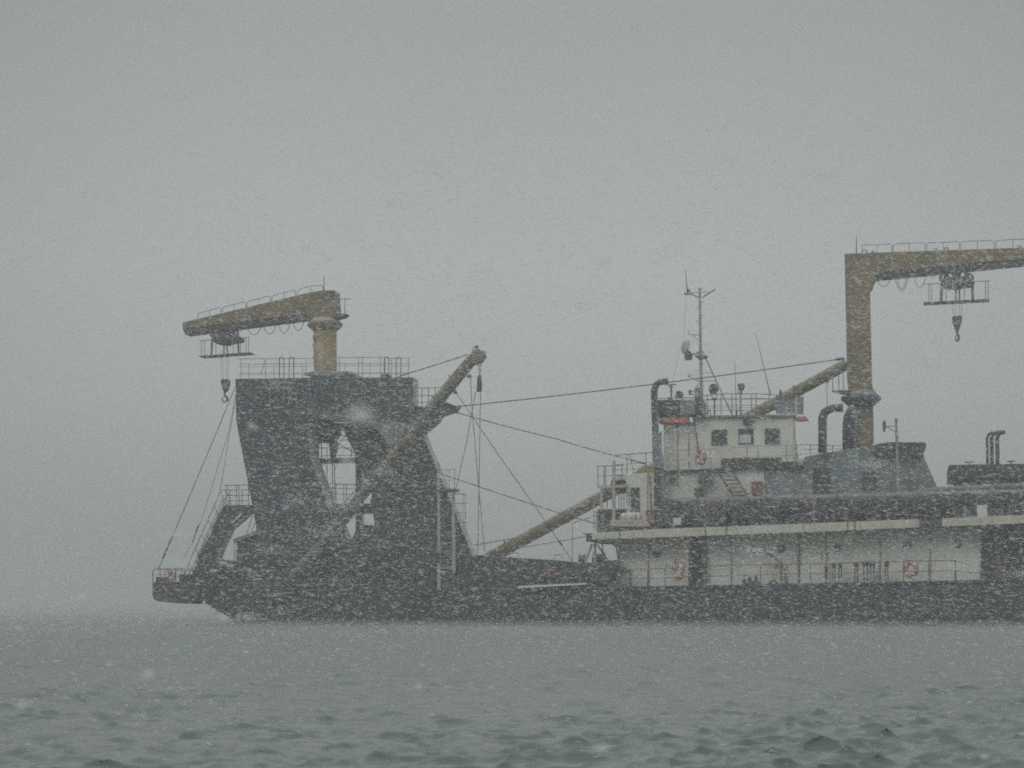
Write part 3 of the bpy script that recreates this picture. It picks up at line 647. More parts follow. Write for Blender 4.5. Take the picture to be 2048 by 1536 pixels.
# ---- main deck fittings
def vent(x, y0, y1, w, label, d=0.5, kind=0):
    o = thing('mushroom_vent', label, 'vent', F(x, y1, d), 'small vents standing on the main deck')
    q = MB(); q.ptube(x-w*0.25, y0+6, x-w*0.25, y1, 1.3, d); q.ptube(x+w*0.3, y0+6, x+w*0.3, y1, 1.5, d); q.build('pipe', M['rail'], o)
    q = MB(); c0 = F(x, y0+5, d); q.lathe(c0, (0,0,1), [(-0.16,w*PX*0.35),(-0.06,w*PX*0.55),(0.04,w*PX*0.55),(0.12,w*PX*0.25)], 12); q.build('head', M['rail_dark'], o)
vent(1652.5,1128,1168,7,'small thin vent leftmost in the row on the main deck')
vent(1667,1126,1167,9,'round headed vent left of a close taller pair')
vent(1680,1126,1167,9,'tall twin legged vent second in the row of vents')
vent(1712,1123,1166,9,'single dark headed vent midway along the vent row')
vent(1731,1121,1165,13,'broad headed vent, left one of the widest pair')
vent(1744,1121,1165,12,'broad headed vent, right one of the widest pair')
vent(1773,1122,1164,9,'dark headed vent nearest the right lifebuoy')
dv = thing('deck_davit', 'small rusty davit with slanting arm on the main deck', 'davit', F(1563,1172,0.4))
q = MB(); q.ptube(1563,1124,1563,1173,3.2,0.4,n=10); q.ptube(1570,1136,1572,1173,1.8,0.5,n=8); q.build('post', M['yellow_dark'], dv)
q = MB(); q.ptube(1519,1092,1562,1126,1.7,0.4,n=8); q.build('arm', M['dark'], dv)
q = MB(); q.pbox(1550,1126,1557,1138,0.2,0.6); q.build('winch_box', M['maroon'], dv)
q = MB(); q.path([F(x,y,0.3) for x, y in ((1363,1094),(1360,1102),(1354,1112),(1350,1122),(1346,1130),(1343,1138))], 1.8*PX, 6); tag(q.build('red_hose', M['red']), 'red hose hanging above the lifebuoy by the dark doorway', 'hose')
q = MB(); q.torus(F(1547,1168,0.35), (0,1,0), 0.17, 0.07, n=20, m=8); tag(q.build('tyre', M['rubber']), 'black tyre leaning on the deck left of the davit', 'tyre')
mc = thing('deck_winch', 'low dark winch behind the rail left of the tyre', 'winch', F(1500,1171,0.6))
for x, r_ in ((1489,8),(1499,6),(1512,9)):
    q = MB(); q.tube(F(x-3,1158,0.7), F(x+3,1158,0.7), r_*PX, n=14); q.build('drum', M['dark'], mc)
q = MB(); q.pbox(1484,1162,1518,1171,0.5,1.0); q.build('bed', M['rail'], mc)
bt = thing('mooring_fairlead', 'rusty roller fairlead at the forward end of the main deck', 'fairlead', F(1250,1175,0.2))
for x in (1242,1251,1260):
    q = MB(); q.ptube(x,1142,x+0.5,1177,1.8,0.2,n=8); q.build('post', M['yellow_dark'], bt)
q = MB(); q.pbox(1237,1140,1266,1145,0.05,0.4); q.lathe(F(1250,1138,0.2), (0,0,1), [(-0.05,0.1),(0.1,0.12),(0.16,0.05)], 10); q.build('cap', M['brown'], bt)
for (x, y, r_, w, lab) in ((1164,1118,11,10,'small dark winch drum left of the white trestle'),(1198,1117,12.5,22,'wide dark winch drum behind the white trestle')):
    o = thing('winch', lab, 'winch', F(x,y+r_,2.2), 'winches on the raised foredeck')
    q = MB(); q.tube(F(x-w*0.5,y,2.2), F(x+w*0.5,y,2.2), r_*PX*0.8, n=16); q.build('drum', M['dark'], o)
    for sx in (-1, 1):
        q = MB(); q.tube(F(x+sx*w*0.5-1,y,2.2), F(x+sx*w*0.5+1,y,2.2), r_*PX, n=18); q.build('drum_flange', M['rail_dark'], o)
rc = thing('deck_crate', 'dull red crate on the dark foredeck side', 'crate', F(1094,1156,0.1))
q = MB(); q.prism([(1080,1140),(1112,1138),(1113,1154),(1076,1156)], -0.1, 0.5); q.build('body', M['maroon'], rc, bevel=0.03)
q = MB(); q.pbox(1079,1144,1112,1146,-0.14,-0.1); q.build('rib', M['dark'], rc)

# ================================================================== GANTRY
ga = thing('gantry', 'massive dark steel gantry with splayed legs at the left end of the ship', 'gantry', F(650, 1110, 2))
q = MB(); q.prism([(470.5,757.5),(606,755),(827,754.5),(827,845),(738,842),(632,840),(606,850),(472,842)], 1.0, 2.2); q.build('top_beam', M['gantry'], ga, bevel=0.03)
q = MB(); q.prism([(472,842),(616,842),(620,915),(650,992),(670,1060),(670,1110),(516,1110),(512,1051),(507,1027),(501,994),(487,921)], 1.0, 2.9); q.build('leg', M['gantry'], ga, bevel=0.03)
q = MB(); q.prism([(735,842),(827,842),(846,868),(856,895),(872,932),(896,991),(914,1033),(937,1090),(958,1150),(958,1175),(756,1175),(750,1062),(748,1040),(740,1000),(786,892)], 1.0, 2.2); q.build('leg', M['gantry'], ga, bevel=0.03)
q = MB(); q.prism([(680,846),(800,842),(800,900),(760,985),(752,1012),(728,950),(712,912),(694,876)], 2.6, 3.4); q.build('inner_leg', M['gantry'], ga)
q = MB(); q.prism([(739,842),(802,842),(806,872),(781,896)], 2.25, 2.58); q.build('web_plate', M['plate'], ga)
q = MB(); q.prism([(739.5,842.5),(812,846),(800,884),(783,894)], 0.9, 0.98); q.build('gusset_plate', M['plate'], ga)
q = MB(); q.prism([(811,938),(814,938),(829,981),(826,982)], 0.93, 0.99); q.build('stiffener', M['plate'], ga)
q = MB(); q.prism([(664,1007),(752,1007),(752,1028),(710,1027),(687,1049),(668,1050)], 1.3, 1.8); q.build('cross_beam', M['gantry'], ga)
q = MB(); q.prism([(660,1050),(688,1049),(701,1084),(712,1060),(750,1058),(760,1110),(660,1110)], 1.2, 1.7); q.build('lower_beam', M['gantry'], ga)
q = MB(); q.pbox(711,905,723,1064,4.0,4.6); q.build('inner_post', M['gantry'], ga)
q = MB(); q.pbox(724,1050,743,1060,2,3); q.pbox(728,1060,732,1064,2,3); q.build('pump_box', M['dark'], ga)
q = MB(); q.prism([(618,838),(681,846),(676,867),(670,877),(667,884),(633,884),(628,900),(620,890)], 2.8, 3.6); q.build('sheave_housing', M['gantry'], ga)
q = MB(); q.prism([(657,884),(672,884),(672,899),(668,916),(661,916),(659,899)], 3.0, 3.4); q.build('guide_block', M['dark'], ga)
q = MB()
q.prism([(634,917),(712,914.5),(712,921.5),(634,924)], 3.0, 4.6); q.build('walkway', M['dark'], ga)
q = MB()
q.ptube(634,896,712,896,0.8,3.1); q.ptube(634,912,712,910,0.8,3.1); q.ptube(668,881,697,880,0.9,3.4)
for x in (643, 654): q.ptube(x,884,x,1000,1.3 if x == 643 else 0.9,3.5)
q.ptube(665,916,666,1075,1.2,3.3); q.ptube(669,916,671,1075,1.0,3.3); q.ptube(703,880,703,917,1.0,3.3)
q.ptube(672,897,692,868,0.8,3.3); q.ptube(670,884,708,905,1.0,3.3); q.ptube(676,867,694,874,0.9,3.3); q.ptube(698,880,662,955,0.3,3.4)
q.ptube(643,935,655,918,0.8,3.4)
q.build('inner_lattice', M['rail_dark'], ga)
rail([(648,967.5),(712,969)], [(648,1008),(712,1008)], [672,687.5,693], 4.2, (0.22,0.5,0.78), 0.9).build('guard_rail', M['rail_dark'], ga)
rail([(684,1056),(690,1058),(700,1082)], [(690,1062),(703,1088)], [], 1.2, (), 0.6).build('guard_rail', M['rail'], ga)
# right bracket and platform
q = MB(); q.prism([(827,812.5),(881,813),(881,806),(893,804),(907,810),(917,812),(915,816),(905,823.5),(881,832),(877,841),(846,868),(827,850)], 1.0, 1.8); q.build('stay_bracket', M['gantry'], ga, bevel=0.03)
rail([(826,776.5),(879,775)], [(826,813),(879,813)], [827,844,857,870.5], 1.3, (0.4,0.78), 0.9).build('guard_rail', M['rail'], ga)
# top rails: near and far sides
rail([(474,718),(500,717.5),(588,717),(640,716.5),(679,715),(770,714.5),(784,717),(820,716)], [(474,757),(820,755)],
     [482,531,559,578.6,587,612,637,679,717,725,761,770,783,802,817], 1.1, (0.4,0.8), 0.85).build('guard_rail', M['rail_light'], ga)
rail([(478,728),(820,727)], [(478,764),(820,764)], [498,548,605,690,740,792], 4.2, (0.5,), 0.6).build('guard_rail', M['rail'], ga)
q = MB()
for x in (563, 583, 773, 797):
    q.path([F(x-4.5,756,1.0), F(x-4.5,718,1.0), F(x-2.5,714,1.0), F(x+2.5,714,1.0), F(x+4.5,718,1.0), F(x+4.5,756,1.0)], 1.0*PX)
q.ptube(522,748,530,720,0.7,1.1); q.build('ladder_hoop', M['rail'], ga)
q = MB(); q.path([F(510,776.5,0.7), F(593,776,0.7)], 0.9*PX)
for x, y in ((540,819),(567,808),(577.5,808),(583,808),(592.6,812)): q.ptube(x,776,x,y,1.2,0.7)
q.build('front_rail', M['rail_light'], ga)
q = MB(); q.pbox(836-9,776,829,812,0.8,0.95); q.build('hand_grip', M['rail_light'], ga)
q = MB(); q.prism([(608,745),(625,742),(680,742),(697,741),(694,748),(676,752),(612,751)], 1.6, 4.4); q.build('crane_seat', M['plate'], ga, bevel=0.05)
q = MB(); q.lathe(F(692,744,1.8), (1,0,0), [(-0.3,0.05),(-0.2,0.1),(0.25,0.1),(0.35,0.04)], 10); q.lathe(F(612,747,1.8), (1,0,0), [(-0.2,0.05),(-0.1,0.1),(0.25,0.1),(0.35,0.04)], 10); q.build('snow_lump', M['snowy'], ga)
q = MB(); q.pbox(762,748,777,754,1.2,2.0); q.build('roof_box', M['dark'], ga, bevel=0.03)

# shed at the foot of the left leg
sh = thing('deck_shed', 'small grey shed with sloping roof at the foot of the gantry leg', 'shed', F(500,1120,0.6))
q = MB(); q.prism([(474,1084),(520,1066),(540,1066),(540,1125),(474,1125)], 0.5, 0.98); q.build('wall', M['gantry'], sh)
q = MB(); q.prism([(465,1081),(468,1078),(512,1061),(530,1060),(530,1066),(514,1068),(470,1085)], 0.35, 1.1); q.build('roof', M['plate'], sh)
q = MB(); q.ptube(468,1083,468.5,1123,0.8,0.5); q.ptube(472,1083,472,1123,0.8,0.5); q.ptube(468,1093,472,1093,0.6,0.5); q.ptube(468,1108,472,1108,0.6,0.5); q.build('ladder', M['rail'], sh)
q = MB(); q.ptube(492,1069,506,1029,0.9,0.6); q.ptube(503,1064,510,1045,0.9,0.6); q.build('stay_rod', M['rail'], sh)

# ---- inclined cutter ladder with stair on the left
ld = thing('ladder_beam', 'inclined dark beam with stair rails running down to the hanging platform', 'beam', F(440,1120,0.8))
q = MB(); q.prism([(448,1010),(510,1009.5),(512,1025.5),(493,1027),(478,1041),(458,1058),(440,1095),(428,1127),(424,1160),(382,1160),(386,1146),(396,1112),(420,1071),(431,1042),(443,1018)], 0.7, 1.8)
q.build('beam', M['gantry'], ld, bevel=0.03)
q = MB(); q.prism([(462,1046),(482,1027),(484,1028.5),(464,1047.5)], 0.62, 0.69); q.build('snow_edge', M['snowy'], ld)
rail([(449,971),(499,970)], [(449,1010),(499,1010)], [453,473,478,497], 1.7, (0.25,0.52,0.78), 0.85).build('guard_rail', M['rail_dark'], ld)
rail([(443,980.5),(497,980)], [(443,1010),(497,1010)], [460,484], 0.8, (0.35,0.7), 0.85).build('guard_rail', M['rail'], ld)
def slope_rail(p0, p1, off, n, d, name='stair_rail', mat='rail'):
    q = MB(); q.path([F(*p0, d), F(*p1, d)], 0.9*PX); q.path([F(p0[0]+off[0]*0.5, p0[1]+off[1]*0.5, d), F(p1[0]+off[0]*0.5, p1[1]+off[1]*0.5, d)], 0.7*PX)
    for k in range(n):
        f = k/(n-1); x = p0[0]+(p1[0]-p0[0])*f; y = p0[1]+(p1[1]-p0[1])*f
        q.ptube(x, y, x+off[0], y+off[1], 0.8, d)
    q.build(name, M[mat], ld)
slope_rail((441,983), (366,1152), (10,26), 7, 0.75); slope_rail((456,986), (385,1138), (7,26), 8, 1.6, mat='rail_dark')
# ---- hanging end platform
hp = thing('hanging_platform', 'railed rusty edged platform hung over the water at the far left end', 'platform', F(350,1208,0.8))
q = MB(); q.prism([(304.5,1172),(400,1172),(400,1190),(392,1196),(388,1208),(350,1206),(318,1203),(307,1199),(304.5,1192)], 0.6, 2.0); q.build('hull_block', M['brown'], hp, bevel=0.04)
q = MB(); q.prism([(306,1164),(398,1164),(398,1174),(306,1174)], 0.8, 2.0); q.pbox(312,1154,330,1165,1.0,1.8); q.pbox(358,1150,392,1165,1.0,1.8); q.build('plating', M['dark'], hp)
q = MB(); q.path([F(306,1172,0.65), F(305.5,1145,0.65), F(308,1139.5,0.65), F(315,1138,0.65), F(392,1138,0.65)], 1.1*PX); q.ptube(306,1149,392,1149,0.8,0.65)
for x in (320,336,352,364,378): q.ptube(x,1138,x,1166,0.9,0.65)
q.build('guard_rail', M['brown'], hp)
rail([(315,1142),(395,1141)], [(315,1168),(395,1168)], [330,345,371,386], 1.9, (0.5,), 0.7).build('guard_rail', M['rail_dark'], hp)
# clutter winch on hull between
q = MB()
for x, y, r_ in ((447,1135,13),(430,1150,12),(462,1142,14)): q.tube(F(x-8,y,0.2), F(x+8,y,0.2), r_*PX, n=14)
tag(q.build('winch_drum', M['dark']), 'cluster of dark winch drums at the foot of the inclined beam', 'winch')
q = MB(); q.path([F(434,1123,1), F(446,1117,1), F(449,1122,1)], 0.9*PX); q.path([F(470,1122,1), F(458,1128,1), F(440,1138,1)], 0.8*PX); tag(q.build('handle_rod', M['rail']), 'bent grey rod above the drums by the inclined beam', 'rod')

# ---- access tower beside the gantry
at_ = thing('access_ladder', 'beige caged ladder tower on two posts beside the right gantry leg', 'ladder', F(890,1180,0.2))
q = MB(); q.tube(F(878.5,1180,0.1), F(877,927,0.1), 0.095, 0.075, 10); q.build('post', M['pink'], at_)
q = MB(); q.tube(F(908,1146,0.1), F(906,984,0.1), 0.105, 0.09, 10); q.build('post', M['pink'], at_)
q = MB(); q.prism([(875,978),(912,977),(912,983),(875,985)], 0.0, 0.9); q.build('landing', M['dark'], at_)
rail([(880,940),(911.5,937.5)], [(880,980),(911.5,978)], [893,898.4,909], 0.1, (0.55,), 0.9).build('guard_rail', M['rail_light'], at_)
q = MB()
for y in (988,1007,1025.5,1044):
    q.path([F(911,y,0.1), F(928,y,0.0), F(931,y+1,0.3), F(928,y,0.7), F(911,y,0.7)], 1.1*PX)
q.ptube(926,988,927,1060,0.7,0.0); q.ptube(930.5,988,931,1074,0.8,0.3); q.build('cage', M['rail_light'], at_)
q = MB()
for k in range(9): y = 1000 + k*17; q.ptube(880, y, 905, y, 0.6, 0.1)
q.ptube(903,1133,924,1101,1.1,0.1); q.ptube(880,1137,905,1136,1.3,0.1); q.build('rung', M['rail_light'], at_)

# ================================================================== CRANES
# left crane
cr = thing('gantry_crane', 'ochre crane with drooping box girder standing on the dark gantry', 'crane', F(651,748,3.0), 'ochre box girder cranes')
q = MB(); q.tube(F(651.5,748,3.0), F(650,640,3.0), 0.585, 0.60, 24); q.build('column', M['yellow'], cr)
q = MB()
for y in (674,692,716): q.box(tuple(F(625.5,y+2,2.9)), tuple(F(628,y-2,3.1)))
q.ptube(627,670,629,740,1.1,2.5); q.build('column_rung', M['yellow_dark'], cr)
q = MB(); q.lathe(F(650,663,3.0), (0,0,1), [(0,0.60),(0.28,0.92),(0.42,0.92),(0.52,0.80),(0.70,0.66)], 24); q.build('slewing_collar', M['yellow_dark'], cr)
q = MB(); q.prism([(365,644.5),(624,583.5),(646,580.5),(669,580.5),(671,606),(673,634),(624,638),(610,628),(365.5,658)], 2.5, 3.6); q.build('girder', M['yellow_dark'], cr, bevel=0.02)
q = MB(); q.prism([(366,658),(611,628),(622,637),(615,637.5),(493,653),(370,669)], 2.55, 3.5); q.build('underside_shade', M['dark'], cr)  # dark strip paints in the shade along the girder's lower edge
q = MB(); q.prism([(661,583),(670,583),(671,598),(661,600)], 2.42, 2.49); q.build('panel', M['gantry'], cr)
def hoops(o, spans, hgt, d, yf, mat='rail'):
    q = MB()
    for x0, x1 in spans:
        w = random.uniform(-1, 1)
        q.path([F(x0,yf(x0),d), F(x0,yf(x0)-hgt+3,d), F(x0+3,yf(x0)-hgt,d), F((x0+x1)/2,yf((x0+x1)/2)-hgt+w,d), F(x1-3,yf(x1)-hgt,d), F(x1,yf(x1)-hgt+3,d), F(x1,yf(x1),d)], 0.75*PX)
        q.ptube((x0+x1)/2, yf((x0+x1)/2)-hgt+w, (x0+x1)/2, yf((x0+x1)/2), 0.6, d)
    q.build('girder_rail', M[mat], o)
yl = lambda x: lerp_y([(365,644.5),(624,583.5),(671,581)], x)
hoops(cr, [(396,442),(445,491.5),(494,541),(544,591.5),(596,646)], 11.5, 2.55, yl)
q = MB(); q.tube(F(648,582,2.8), F(648,551,2.8), 0.03, 0.018, 5); q.build('whip_antenna', M['rail_dark'], cr)
q = MB(); q.ptube(674,597,701,598,0.9,2.6); q.ptube(677.5,597,677.5,628,0.9,2.6); q.ptube(689.5,598,689.5,628,0.8,2.6); q.prism([(671,627),(691,627),(684,633),(671,636)], 2.5, 3.4); q.build('side_platform', M['rail'], cr)
def festoon(o, loops, d):
    q = MB()
    for x0, y0, x1, y1, dip in loops:
        pts = []
        for k in range(13):
            f = k/12; pts.append(F(x0+(x1-x0)*f, (y0*(1-f)+y1*f) + dip*(1-(2*f-1)**2)**0.8, d))
        q.path(pts, 0.8*PX, 4)
    q.build('cable_loop', M['rubber'], o)
festoon(cr, [(493,651,524,648,20),(526,648,554,644,22),(556,644,581,641,24),(585,640,609,637,23),(474,655,488,653,9)], 2.7)
def trolley(o, cx, y_top, W, y_rail, y_floor, tilt, legs, posts, d, y_body):
    q = MB()
    q.prism([(cx-26*W,y_body-6),(cx-20*W,y_body-12),(cx-4*W,y_body-16),(cx+14*W,y_body-16),(cx+24*W,y_body-10),(cx+32*W,y_body-5),(cx+31*W,y_body+2),(cx+12*W,y_body+5),(cx+2*W,y_body+9),(cx-18*W,y_body+7),(cx-27*W,y_body)], d-0.35, d+0.5); q.build('hoist_drum_body', M['dark'], o, bevel=0.05)
    q = MB()
    for sx in (-1, 1): q.path([F(cx+sx*10*W,y_top,d), F(cx+sx*20*W,y_body-14,d), F(cx+sx*24*W,y_body-8,d), F(cx+sx*22*W,y_body,d)], 2.3*PX*W, 7)
    q.pbox(cx-8*W, y_top-4, cx+8*W, y_body-10, d-0.2, d+0.3)
    q.build('trolley_frame', M['dark'], o)
    for sx, rr in ((-0.55, 6.5), (0.15, 7.5), (0.75, 6)):
        q = MB(); c0 = F(cx+sx*26*W, y_body-2, d-0.45); q.lathe(c0, (0,1,0), [(0,rr*PX*0.7),(0.03,rr*PX),(0.1,rr*PX)], 14); q.build('winch_drum', M['dark'], o)
    for sx in (-1, 1):
        q = MB(); q.torus(F(cx+sx*21*W, y_body-12, d), (0,1,0), 7*PX*W, 2.2*PX*W, n=16, m=6); q.build('arch_pipe', M['rail'], o)
    y = lambda x, b0: b0 - (x-cx)*tilt
    q = MB(); hw = legs[1]
    q.prism([(cx-hw,y(cx-hw,y_floor)),(cx+hw,y(cx+hw,y_floor)),(cx+hw,y(cx+hw,y_floor)+1.4),(cx-hw,y(cx-hw,y_floor)+1.6)], d-0.5, d+0.5); q.build('basket_floor', M['dark'], o)
    q = MB()
    for dd_ in (d-0.5, d+0.5):
        q.path([F(cx-hw,y(cx-hw,y_rail),dd_), F(cx+hw,y(cx+hw,y_rail),dd_)], 0.8*PX)
        for x in posts: q.ptube(cx+x, y(cx+x,y_rail), cx+x, y(cx+x,y_floor), 0.7, dd_)
    q.build('basket_rail', M['rail_dark'], o)
    q = MB()
    for x in (-25*W, -1*W, 5*W, 27*W): q.ptube(cx+x, y_body, cx+x*1.05, y(cx+x, y_floor), 2.5 if abs(x) > 10 else 1.7, d)
    q.build('hanger', M['yellow_dark'], o)
trolley(cr, 449, 660, 1.0, 678, 708, 0.07, (0, 51), (-46,-40,-17,18,32,43,48), 3.0, 680)

def hook_block(label, cx, y_rope, y_top, y_bot, hw, d, side):
    o = thing('hook_block', label, 'hook', F(cx, y_bot+16, d), 'hook blocks hanging from the two cranes')
    q = MB()
    k = hw
    q.prism([(cx-k,y_top+3),(cx-k*0.6,y_top),(cx+k*0.6,y_top),(cx+k,y_top+3),(cx+k*0.9,y_top+(y_bot-y_top)*0.4),(cx+k*0.35,y_bot),(cx-k*0.35,y_bot),(cx-k*0.9,y_top+(y_bot-y_top)*0.4)], d-0.16, d+0.16)
    q.build('sheave_block', M['rail_dark'], o, bevel=0.03)
    q = MB(); q.pbox(cx-k*0.75, y_top+(y_bot-y_top)*0.45, cx+k*0.75, y_top+(y_bot-y_top)*0.55, d-0.2, d-0.165); q.build('cheek_stripe', M['plate'], o)
    q = MB(); hk = F(cx, y_bot, d); ax = Vector((0,1,0)) if side else Vector((0.85,0.5,0))
    q.tube(hk, hk - Vector((0,0,0.22)), 0.06, n=8)
    c0 = hk - Vector((0,0,0.40)); w = ax.cross(Vector((0,0,1))).normalized(); pts = [hk - Vector((0,0,0.2))]; rr = [0.06]
    for j in range(15):
        t = R(60) - R(300)*j/14; pts.append(c0 + (w*math.cos(t) + Vector((0,0,1))*math.sin(t))*0.15); rr.append(0.06 - 0.045*(j/14)**2)
    q.path(pts, rr, 7); q.build('hook', M['rail_dark'], o)
    for x in (-k*0.95, -k*0.45, k*0.45, k*0.95):
        q = MB(); q.ptube(cx+x, y_rope, cx+x*0.8, y_top+2, 0.35, d, n=5); q.build('rope', M['wire'], o)
hook_block('small dark crane hook hanging beside the gantry from the left crane', 449.5, 700, 758, 783, 8.8, 3.0, True)

# right crane
cb = thing('box_column_crane', 'tall ochre crane with square column and long arm leaving the frame', 'crane', F(1719,905,4.0), 'ochre box girder cranes')
q = MB(); q.prism([(1689,507),(1743,560),(1741,575),(1740,590),(1744,760),(1746,782),(1697,782),(1694,760),(1692,648)], 3.5, 4.0); q.build('column', M['yellow_dark'], cb, bevel=0.02)
q = MB(); q.prism([(1689,507),(2048,495),(2330,485),(2330,505),(2048,517),(1752,545),(1745,575),(1722,600),(1700,560)], 3.45, 3.98+0.3); q.build('girder', M['yellow_dark'], cb, bevel=0.02)
q = MB(); q.prism([(1752,545),(2048,517),(2330,505),(2330,512),(2048,529.5),(1751,559),(1743,576),(1741,560)], 3.5, 4.2); q.build('underside_shade', M['dark'], cb)  # shaded lower part of the arm, put in as dark colour
q = MB(); q.lathe(F(1722,812,3.9), (0,0,1), [(0,0.66),(0.30,1.00),(0.45,1.0),(0.62,0.78),(0.82,0.66)], 24); q.build('slewing_collar', M['dark'], cb)
q = MB(); q.prism([(1697,806),(1746,806),(1748,905),(1697,905)], 3.6, 4.1); q.build('pedestal', M['yellow_dark'], cb, bevel=0.05)
q = MB(); q.path([F(x,y,3.2) for x, y in ((1700,905),(1700,850),(1701,835),(1706,822),(1712,815))], [0.38,0.38,0.36,0.32,0.28], 14); q.build('side_cowl', M['dark'], cb)
q = MB(); q.prism([(1663,781),(1700,780),(1700,788),(1682,786)], 3.2, 4.0); q.ptube(1665,755,1666,782,0.9,3.3); q.ptube(1677,745,1678,782,0.9,3.3); q.ptube(1686,738,1687,782,0.9,3.3); q.build('side_platform', M['rail'], cb)
yr = lambda x: lerp_y([(1689,507),(2048,495),(2330,485)], x)
hoops(cb, [(1724,1784),(1787,1850),(1854,1919),(1922,1988),(1992,2060)], 16, 3.5, yr, 'rail_dark')
q = MB(); q.tube(F(1713,506,3.7), F(1713,473,3.7), 0.03, 0.018, 5); q.build('whip_antenna', M['rail_dark'], cb)
for x, r_ in ((1729,5),(1746,2),(1871,3),(1893,4),(2039,3)):
    q = MB(); q.torus(F(x,yr(x)-1,3.7), (0,1,0), r_*PX, 0.03, n=12, m=5); q.build('lifting_lug', M['rail_dark'], cb)
festoon(cb, [(1754,558,1782,554,17),(1790,553,1817,551,30),(1794,553,1813,551,26),(1828,551,1853,547,26),(1857,546,1873,545,10)], 3.6)
trolley(cb, 1913, 535, 1.15, 565, 601, 0.05, (0, 66), (-55,-50,-33,-21,16,34,58,63), 3.9, 568)
hook_block('larger dark crane hook hanging from the right crane arm', 1914.5, 600, 631, 660, 10.5, 3.9, False)

# ================================================================== BOOMS
bm = thing('swing_boom', 'tubular boom raised steeply in front of the gantry', 'boom', F(585,1160,-0.4), 'tubular swing booms')
q = MB(); q.tube(F(585,1160,-0.4), F(950,713,-0.4), 0.30, 0.27, 20); q.build('tube', M['boom_near'], bm)
q = MB(); q.prism([(936,714),(946,701),(955,697),(966,703),(969,712),(960,724),(947,728),(938,724)], -0.75, -0.1); q.build('head_plate', M['yellow_dark'], bm, bevel=0.01)
q = MB(); q.lathe(F(953.5,694,-0.4), (0,1,0), [(-0.1,0.08),(0.1,0.08)], 12); q.ptube(965,700,974,706,0.8,-0.5); q.ptube(944,701,950,693,0.9,-0.5); q.build('head_sheave', M['rail_dark'], bm)
q = MB(); q.path([F(936,713,-0.5), F(902,752,-0.5), F(852,812,-0.5), F(790,885,-0.5), F(717,972,-0.5), F(600,1112,-0.5)], 1.1*PX); q.build('pipe_run', M['boom'], bm)
for x, y in ((904,756),(869,797),(826,848),(780,905),(730,966)):
    q = MB(); q.ptube(x-7,y-6,x+3,y+4,1.2,-0.5); q.build('clip', M['rail_dark'], bm)
q = MB(); q.prism([(932,752),(940,748),(943,753),(936,756)], -0.5, -0.3); q.build('lug', M['rail_dark'], bm); q = MB(); q.prism([(905,783),(911,779),(914,785),(908,788)], -0.5, -0.3); q.build('lug', M['rail_dark'], bm)
for f, w in ((0.18, .33), (0.5, .32), (0.8, .30)):
    q = MB(); a = F(585,1160,-0.4); b3 = F(950,713,-0.4); p = a.lerp(b3, f); q.tube(p, p + (b3-a).normalized()*0.08, w, n=20); q.build('joint_band', M['brown'], bm)

bn = thing('swing_boom', 'long tubular boom slanting behind the deckhouse up to the right crane', 'boom', F(972,1118,6.0), 'tubular swing booms')
q = MB(); q.tube(F(975,1118,6), F(1694,728,6), 0.34, 0.30, 20); q.build('tube', M['boom'], bn)
q = MB(); q.path([F(940,1091.5,5.8), F(1008,1080,5.8), F(1032,1076,5.8)], 0.9*PX); q.ptube(1008,1080,1010,1090,1.8,5.8); q.build('brace_rod', M['dark'], bn)
q = MB(); q.ptube(1046,1095,1172,1073,0.9,5.6); q.build('brace_rod', M['dark'], bn)
for f in (0.22, 0.42, 0.72, 0.86):
    q = MB(); a = F(975,1118,6); b3 = F(1694,728,6); p = a.lerp(b3, f); q.tube(p, p + (b3-a).normalized()*0.08, 0.36, n=20); q.build('joint_band', M['brown'], bn)
q = MB(); q.ptube(1653,762,1655,815,0.7,5.9); q.prism([(1648,760),(1660,754),(1656,766)], 5.9, 6.1); q.build('hanger_rod', M['rail_dark'], bn)

# chain and block under the near boom head
ch = thing('pulley_block', 'slim grey pulley block on a short chain below the raised boom head', 'pulley', F(958,784,-0.4))
for k in range(5):
    q = MB(); ax = Vector((0,1,0)) if k % 2 else Vector((1,0.2,0)); q.torus(F(959.5,724+k*5.6,-0.4), ax, 0.07, 0.025, n=12, m=5); q.build('chain_link', M['rail_dark'], ch)
q = MB(); q.prism([(955,750),(961,750),(963,764),(962,782),(953,783.5),(954,764)], -0.52, -0.28); q.build('block', M['dark'], ch, bevel=0.02)
q = MB(); q.ptube(955,754,960,754,1.2,-0.56); q.build('pin', M['rail'], ch)

# ================================================================== WIRE ROPES
def rope(pts, label, r=0.9, d=None, group='wire ropes rigged between booms, gantry and decks', sag=0.0, fit=None):
    P = []
    for i in range(len(pts)-1):
        (x0, y0, d0), (x1, y1, d1) = pts[i], pts[i+1]; n = 8
        for k in range(n + (i == len(pts)-2)):
            f = k/n; P.append(F(x0+(x1-x0)*f, y0+(y1-y0)*f + sag*4*f*(1-f), d0+(d1-d0)*f))
    if fit:
        o = thing('wire_rope', label, 'rope', P[-1], group)
        q = MB(); q.path(P, r*PX, 6); q.build('rope', M['wire'], o)
        for (x0, y0, x1, y1, rr, dd_) in fit: q = MB(); q.ptube(x0,y0,x1,y1,rr,dd_,n=8); q.build('turnbuckle', M['rail_dark'], o)
    else:
        q = MB(); q.path(P, r*PX, 6); tag(q.build('wire_rope', M['wire']), label, 'rope', group)
rope([(916,813,1.4),(1310,768,1.4),(1688,717,3.4)], 'thick stay running almost level from gantry bracket to right crane', 1.15, sag=1.0, fit=[(912,814,922,812,2.4,1.4),(1672,719,1689,716,3.0,3.4)])
